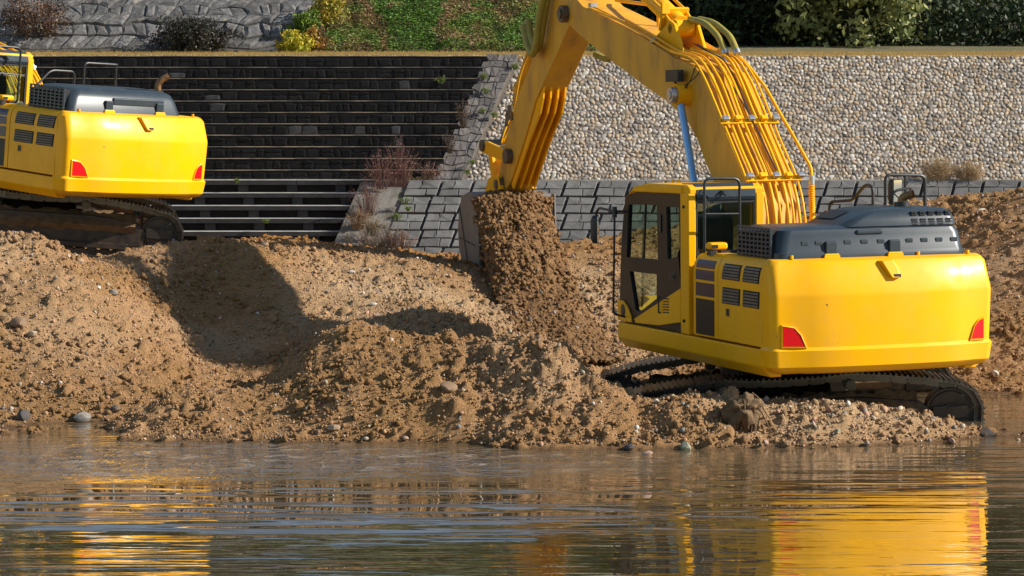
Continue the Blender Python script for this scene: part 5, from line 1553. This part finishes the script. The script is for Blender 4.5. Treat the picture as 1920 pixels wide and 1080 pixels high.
tree('tall evergreen set back behind the sunlit bushy tree', 8.6, 65.0, zb, 8.0, 2.4, dk, g2, 170, 60, .13)
tree('tall evergreen set back behind the raised boom', 5.0, 65.5, zb, 8.0, 2.4, dk, g2, 170, 60, .13)
# shade under the row: low undergrowth
Nu = 13000
ux, uy = g2.uniform(2.2,14,Nu), g2.uniform(59.9,63.0,Nu); uz = zb-.1 + g2.random(Nu)**1.3*1.3
ucol = np.array([(.018,.032,.012),(.026,.045,.016),(.04,.05,.02)])[g2.integers(0,3,Nu)]*g2.uniform(.7,1.2,(Nu,1))
tag(link('undergrowth', leaf_cloud('undergrowth', np.stack([ux,uy,uz],-1), g2.uniform(.05,.11,Nu), ucol, g2), M['leaf']), 'dark leafy undergrowth filling the foot of the tree row', 'undergrowth', kind='stuff')

# wooded hillside far behind, above the frame (mirrored in the river)
hl = MB(); hl.add([(-120,72,3.5),(120,72,3.5),(120,100,22),(-120,100,22),(120,300,24),(-120,300,24)], [(0,1,2,3),(3,2,4,5)])
tag(hl.build('hill', mat('wooded_hill_ground', (.03,.04,.015), (.045,.05,.02), scale=.2)), kind='structure')
Nw = 22000
wx, wt = g2.uniform(-45,45,Nw), g2.random(Nw)
wl = fbm(wx, wt*28, .35, 3, 411)
Pw = np.stack([wx, 72+28*wt-2.0*np.maximum(wl,0), 3.5+18.5*wt+1.0+3.2*np.maximum(wl+.2,0)+g2.random(Nw)*1.2], -1)
wcol = np.array([(.035,.060,.018),(.05,.08,.025),(.075,.095,.03),(.10,.09,.035)])[np.clip(((wl+.5)*4).astype(int),0,3)]*g2.uniform(.6,1.3,(Nw,1))
tag(link('woodland', leaf_cloud('woodland', Pw, g2.uniform(.25,.55,Nw), wcol, g2), M['leaf']), 'dark wooded hillside rising behind the embankment', 'woodland', kind='stuff')

# rubble-faced slope behind the berm, on the left
rs_ = empty('rubble_slope', Matrix.Translation((-7.5, YBK, ZT+.15)))
tag(rs_, 'grey rough rubble-stone slope behind the dark bush', 'slope')
MI = rs_.matrix_world.inverted()
M['slope_stone'] = mat('grey_slope_stone', (.115,.11,.106), (.058,.056,.055), rough=.9, scale=7, lo=.4, hi=.6, dirt=(.22,.19,.155), dlo=.57, dhi=.68, dscale=4, bmp=.9, bscale=16, bdist=.03, var=.3)
core = MB()
def slp(x, u, n): return bank_pt(x, u, n)
NR_, u0_ = 11, .005
core.add([slp(-14,0,.05), slp(-4.5,0,.05), slp(-3.9,.08,.10), slp(-2.9,.55,.12), slp(-14,.55,.12), slp(-14,.08,.10)], [(0,1,2,5),(5,2,3,4)], MI)
core.build('slope_core', mat('slope_packing', (.085,.08,.076), (.05,.048,.046), rough=.95, scale=6, bmp=.6, bscale=25, bdist=.03), rs_)
nxr, nyr = 27, 11
def gpt(i, j):
    rr_ = random.Random(i*131+j*977)
    x = -11.3 + i*.27 + j*.10 + rr_.uniform(-.10,.10) + (.13 if j % 2 else 0)
    return (x, max(.002, .004 + .029*j + rr_.uniform(-.010,.010)))
for j in range(nyr):
    for i in range(nxr):
        p = [gpt(i,j), gpt(i+1,j), gpt(i+1,j+1), gpt(i,j+1)]
        if p[1][0] > -4.55 + j*.16: continue
        cx_, cu = sum(a[0] for a in p)/4, sum(a[1] for a in p)/4
        lift = .04+.10*min(1, j/2); hgt = random.uniform(.03,.10)
        def ring(k, lo, hi): return [slp(cx_+(a[0]-cx_)*k, max(.001, cu+(a[1]-cu)*k), lift+hgt*random.uniform(lo,hi)) for a in p]
        q = MB(); q.add([slp(a[0],a[1],.02) for a in p] + ring(.97,.25,.6) + ring(.55,.75,1.1), [(i_,(i_+1)%4,4+(i_+1)%4,4+i_) for i_ in range(4)]+[(4+i_,4+(i_+1)%4,8+(i_+1)%4,8+i_) for i_ in range(4)]+[(8,9,10,11)], MI)
        q.build('rubble_stone', M['slope_stone'], rs_)
# green bank: ground cover
def scatter_bank(name, label, xa, xb, ta, tb, N, pal, size, hh, g, pn=0, edge=None):
    x, t = g.uniform(xa,xb,N), g.uniform(ta,tb,N)
    if edge is not None:
        k = x > edge(t); x, t = x[k], t[k]
    P = np.array([tuple(bank_pt(a, b, 0)) for a, b in zip(x, t)])
    lump = np.clip(.5+1.4*fbm(x, t*12, 1.6, 3, pn), 0, 1)
    P[:,2] += lump*hh*g.random(len(x)) + .03; P[:,1] -= lump*.1
    pal = np.array(pal); pk = np.clip((.5+1.6*fbm(x, t*12, .9, 4, pn+9)+.22*(g.random(len(x))-.5))*len(pal), 0, len(pal)-1).astype(int)
    cols = pal[pk]*g.uniform(.7,1.2,(len(x),1))
    o = link(name, leaf_cloud(name, P, size*g.uniform(.6,1.3,len(x)), cols, g, .5, .45), M['leaf'])
    return tag(o, label, 'ground cover', kind='stuff')
gpal = [(.10,.19,.03),(.125,.23,.04),(.17,.25,.05),(.22,.24,.06),(.26,.21,.08),(.30,.17,.09),(.20,.22,.06),(.12,.22,.04),(.10,.19,.03)]
scatter_bank('grass_bank', 'green and reddish weeds growing over the grassy bank', -4.2, 2.2, .0, .42, 75000, gpal, .040, .13, g2, 301, lambda t: -4.2+3.4*t)
# dry grass on the berm
Ng = 26000
bx_, by_ = g2.uniform(-11.5,11.5,Ng), YT-.02+g2.random(Ng)**1.6*3.0
bz_ = ZT + np.where(by_ < YT+.35, (by_-YT)/.35*.02, .02+(by_-YT-.35)*.011)
hb = g2.uniform(.025,.07,Ng); an = g2.normal(0,.45,Ng); wd = .006
A = np.stack([bx_-wd,by_,bz_-.01],-1); B = np.stack([bx_+wd,by_,bz_-.01],-1); Ct = np.stack([bx_+hb*np.sin(an),by_-hb*.3*g2.random(Ng),bz_+hb*np.cos(an)],-1)
me = mesh_np('dry_grass', np.stack([A,B,Ct],1).reshape(-1,3), np.arange(Ng*3).reshape(-1,3))
dg = np.array([(.68,.48,.19),(.58,.40,.15),(.48,.34,.13),(.34,.30,.10)])[g2.choice(4,Ng,p=[.4,.3,.22,.08])]*g2.uniform(.8,1.15,(Ng,1))
set_col(me, np.repeat(dg,3,0))
tag(link('dry_grass', me, M['leaf']), 'short straw-coloured grass along the top of the walls', 'grass', kind='stuff')

def bush(name, label, px, py0, py1, wpx, Y, pal, g, n=2600, ls=.05, z_base=None, group=None):
    s_ = FPX/Y; c_ = at(px, (py0+py1)/2, Y); hgt = (py1-py0)/s_; wid = wpx/s_
    zb_ = at(px, py1, Y).z
    t = empty(name, Matrix.Translation((c_.x, Y, zb_)))
    tag(t, label, 'bush', group)
    q = MB()
    for k in range(6):
        a = k*1.05; q.tube([(0,0,-.05),(math.cos(a)*wid*.15,math.sin(a)*wid*.15,hgt*.4),(math.cos(a)*wid*.33,math.sin(a)*wid*.33,hgt*.8)], .015, 5, True, None, .005)
    q.build('stem', M['bark'], t, smooth=60)
    P, kr = blobs((0,0,hgt*.48), (wid*.46,wid*.42,hgt*.46), n//40, 40, g, .5, min(wid,hgt)*.09)
    P[:,2] = np.maximum(P[:,2], 0.01)
    pal = np.array(pal); cols = pal[np.minimum((kr*len(pal)).astype(int),len(pal)-1)]*g.uniform(.7,1.25,(len(P),1))
    link('foliage', leaf_cloud('foliage', P, ls*g.uniform(.6,1.2,len(P)), cols, g), M['leaf'], t)
    return t
bush('bush', 'round dark purplish bush on the berm before the rubble slope', 361, 30, 104, 138, 56.6, [(.020,.018,.014),(.030,.022,.018),(.028,.032,.018),(.05,.05,.04)], g2, 7000, .035)
bush('bush', 'bright yellow-green bush at the foot of the rubble slope edge', 548, 62, 106, 62, 56.7, [(.42,.36,.02),(.34,.34,.03),(.48,.36,.03)], g2, 2400, .040)
bush('bush', 'leafy green bush between the yellow bushes', 575, 20, 74, 48, 57.3, [(.10,.17,.02),(.14,.21,.025),(.08,.13,.02)], g2, 1800, .045)
bush('bush', 'loose yellow and ochre bush at the top frame edge', 612, -14, 48, 64, 57.8, [(.36,.29,.03),(.30,.20,.03),(.22,.22,.03)], g2, 2200, .040)
bush('bush', 'ochre leafed twigs beside the yellow-green bush', 590, 44, 98, 44, 57.0, [(.38,.22,.04),(.26,.13,.04),(.12,.09,.04)], g2, 900, .035)
bush('bush', 'reddish brown withered shrub on the rubble slope in the corner', 75, -10, 70, 130, 57.5, [(.09,.045,.03),(.12,.06,.035),(.05,.035,.025),(.15,.09,.05)], g2, 4000, .032)

def weed(name, label, px, py, Y, hpx, wpx, col, g, n=60, leafc=None, cat='weed', group=None, curl=.35):
    s_ = FPX/Y; p = at(px, py, Y)
    t = empty(name, Matrix.Translation(p))
    tag(t, label, cat, group)
    q = MB(); H_, W_ = hpx/s_, wpx/s_
    tips = []
    for k in range(n):
        a, e = g.uniform(0, 6.28), g.random()**.7
        hh = H_*g.uniform(.45,1.0)*(1-.35*e)
        bx0 = W_*.18*math.cos(a)*e
        tip = (math.cos(a)*W_*.5*e, math.sin(a)*W_*.25*e, hh)
        midp = (bx0+(tip[0]-bx0)*.35, tip[1]*.3, hh*.6)
        q.tube([(bx0, 0, -.03), midp, tip], .0055, 3, False, None, .002)
        for f in g.uniform(.45,1.0,4):
            tips.append((bx0+(tip[0]-bx0)*f, tip[1]*f, hh*f))
    tag(q.build('stems', mat(name+'_stem', col, tuple(v*.6 for v in col), rough=.95, scale=20), t), kind='stuff')
    if leafc is not None:
        T = np.repeat(np.array(tips), 3, 0) + g.normal(0, .016, (len(tips)*3,3))
        cols = np.array(leafc)*g.uniform(.65,1.3,(len(T),1))
        tag(link('seed_heads', leaf_cloud('seed_heads', T, g.uniform(.006,.015,len(T)), cols, g, .45), M['leaf'], t), kind='stuff')
    return t
red, redl = (.24,.125,.10), (.32,.165,.14)
weed('dry_weed', 'tall reddish dry weed rising against the stone steps', 748, 347, 51.9, 104, 96, red, g2, 70, redl, group='withered weeds on the ramp')
weed('dry_weed', 'reddish dry weed left of the tallest one at the ledge', 712, 352, 51.8, 84, 76, red, g2, 50, redl, group='withered weeds on the ramp')
weed('dry_weed', 'thin reddish weed by the foot of the crazy-paved ramp', 806, 340, 52.0, 52, 60, (.24,.15,.10), g2, 36, redl, group='withered weeds on the ramp')
weed('dry_weed', 'dark red weed hanging over the ends of the bench planks', 690, 402, 51.4, 84, 80, red, g2, 50, (.15,.08,.07), group='withered weeds on the ramp')
weed('dry_weed', 'straw-coloured tangle in the middle of the concrete ramp', 695, 440, 51.0, 50, 70, (.30,.22,.12), g2, 60, (.26,.19,.11), group='withered weeds on the ramp')
weed('dry_weed', 'grey-brown tangle at the bottom of the concrete ramp', 728, 462, 50.9, 50, 90, (.20,.15,.11), g2, 70, (.22,.16,.12), group='withered weeds on the ramp')
weed('dry_weed', 'small seed-headed weed at the foot of the bench planks', 652, 460, 50.8, 32, 36, (.18,.15,.09), g2, 16, (.22,.16,.11), group='withered weeds on the ramp')
weed('dry_weed', 'withered creeper at the right end of the middle steps', 868, 235, 52.6, 60, 40, (.13,.09,.06), g2, 34, (.16,.10,.07), group='withered weeds on the ramp')
weed('dry_weed', 'withered creeper lower down at the right end of the steps', 845, 285, 52.3, 45, 44, (.13,.09,.06), g2, 30, (.16,.10,.07), group='withered weeds on the ramp')
weed('dry_weed', 'dense straw-brown tangle where bench planks meet the concrete ramp', 672, 428, 51.2, 46, 60, (.32,.21,.12), g2, 80, (.30,.20,.12), group='withered weeds on the ramp')
weed('dry_weed', 'low ochre growth along the upper edge of the concrete ramp', 772, 346, 52.1, 24, 90, (.36,.25,.12), g2, 80, (.34,.24,.12), group='withered weeds on the ramp')
weed('dry_weed', 'pale grey brushwood at the lower left corner of the ramp', 690, 466, 50.8, 44, 80, (.26,.21,.17), g2, 80, (.27,.21,.17), group='withered weeds on the ramp')
weed('dry_weed', 'reddish wisps at the lower right corner of the ramp', 752, 470, 50.7, 52, 70, (.24,.15,.11), g2, 60, (.28,.17,.13), group='withered weeds on the ramp')
weed('dry_grass_tuft', 'taller tan grass tuft on the ledge right of the mirror frame', 1757, 344, 52.0, 64, 84, (.52,.38,.22), g2, 300, (.46,.34,.2), cat='grass tuft', group='tan tufts on the ledge')
weed('dry_grass_tuft', 'shorter tan grass tuft right of the taller one on the ledge', 1818, 344, 52.0, 54, 74, (.50,.36,.21), g2, 260, (.44,.32,.19), cat='grass tuft', group='tan tufts on the ledge')
gl_ = [(.15,.20,.035),(.12,.17,.03)]
for px, py, w, lab in ((905,205,18,'green tuft beside the upper part of the cobble edge'),(928,212,18,'green tuft on the cobble edge below the first'),(886,300,14,'bright green tuft low on the cobble edge'),(876,318,12,'small green tuft near the foot of the cobble edge'),
                       (966,122,20,'green tuft at the top corner of the cobble wall'),(912,168,22,'green plant at the right end of the fourth step'),(908,140,20,'green and yellow plant at the right end of the top steps'),
                       (828,148,22,'green tuft on the second step'),(758,375,26,'yellow-green plant on the concrete ramp'),(745,405,26,'yellowing plant lower on the concrete ramp'),(765,387,12,'small dark green tuft at the first block of the wall'),(444,335,10,'tiny green sprout on the ledge below the stone steps'),(498,410,12,'tiny green sprout on the fourth bench plank')):
    Yy = 52.0 + (1-(py-105)/235)*1.9 - .12 if py < 340 else 51.75-(py-340)/130*1.05
    weed('green_tuft', lab, px, py+6, Yy, w*.6, w*1.2, (.12,.18,.03), g2, 18, gl_[0] if w > 12 else gl_[1], cat='weed', group='green tufts on the stonework')
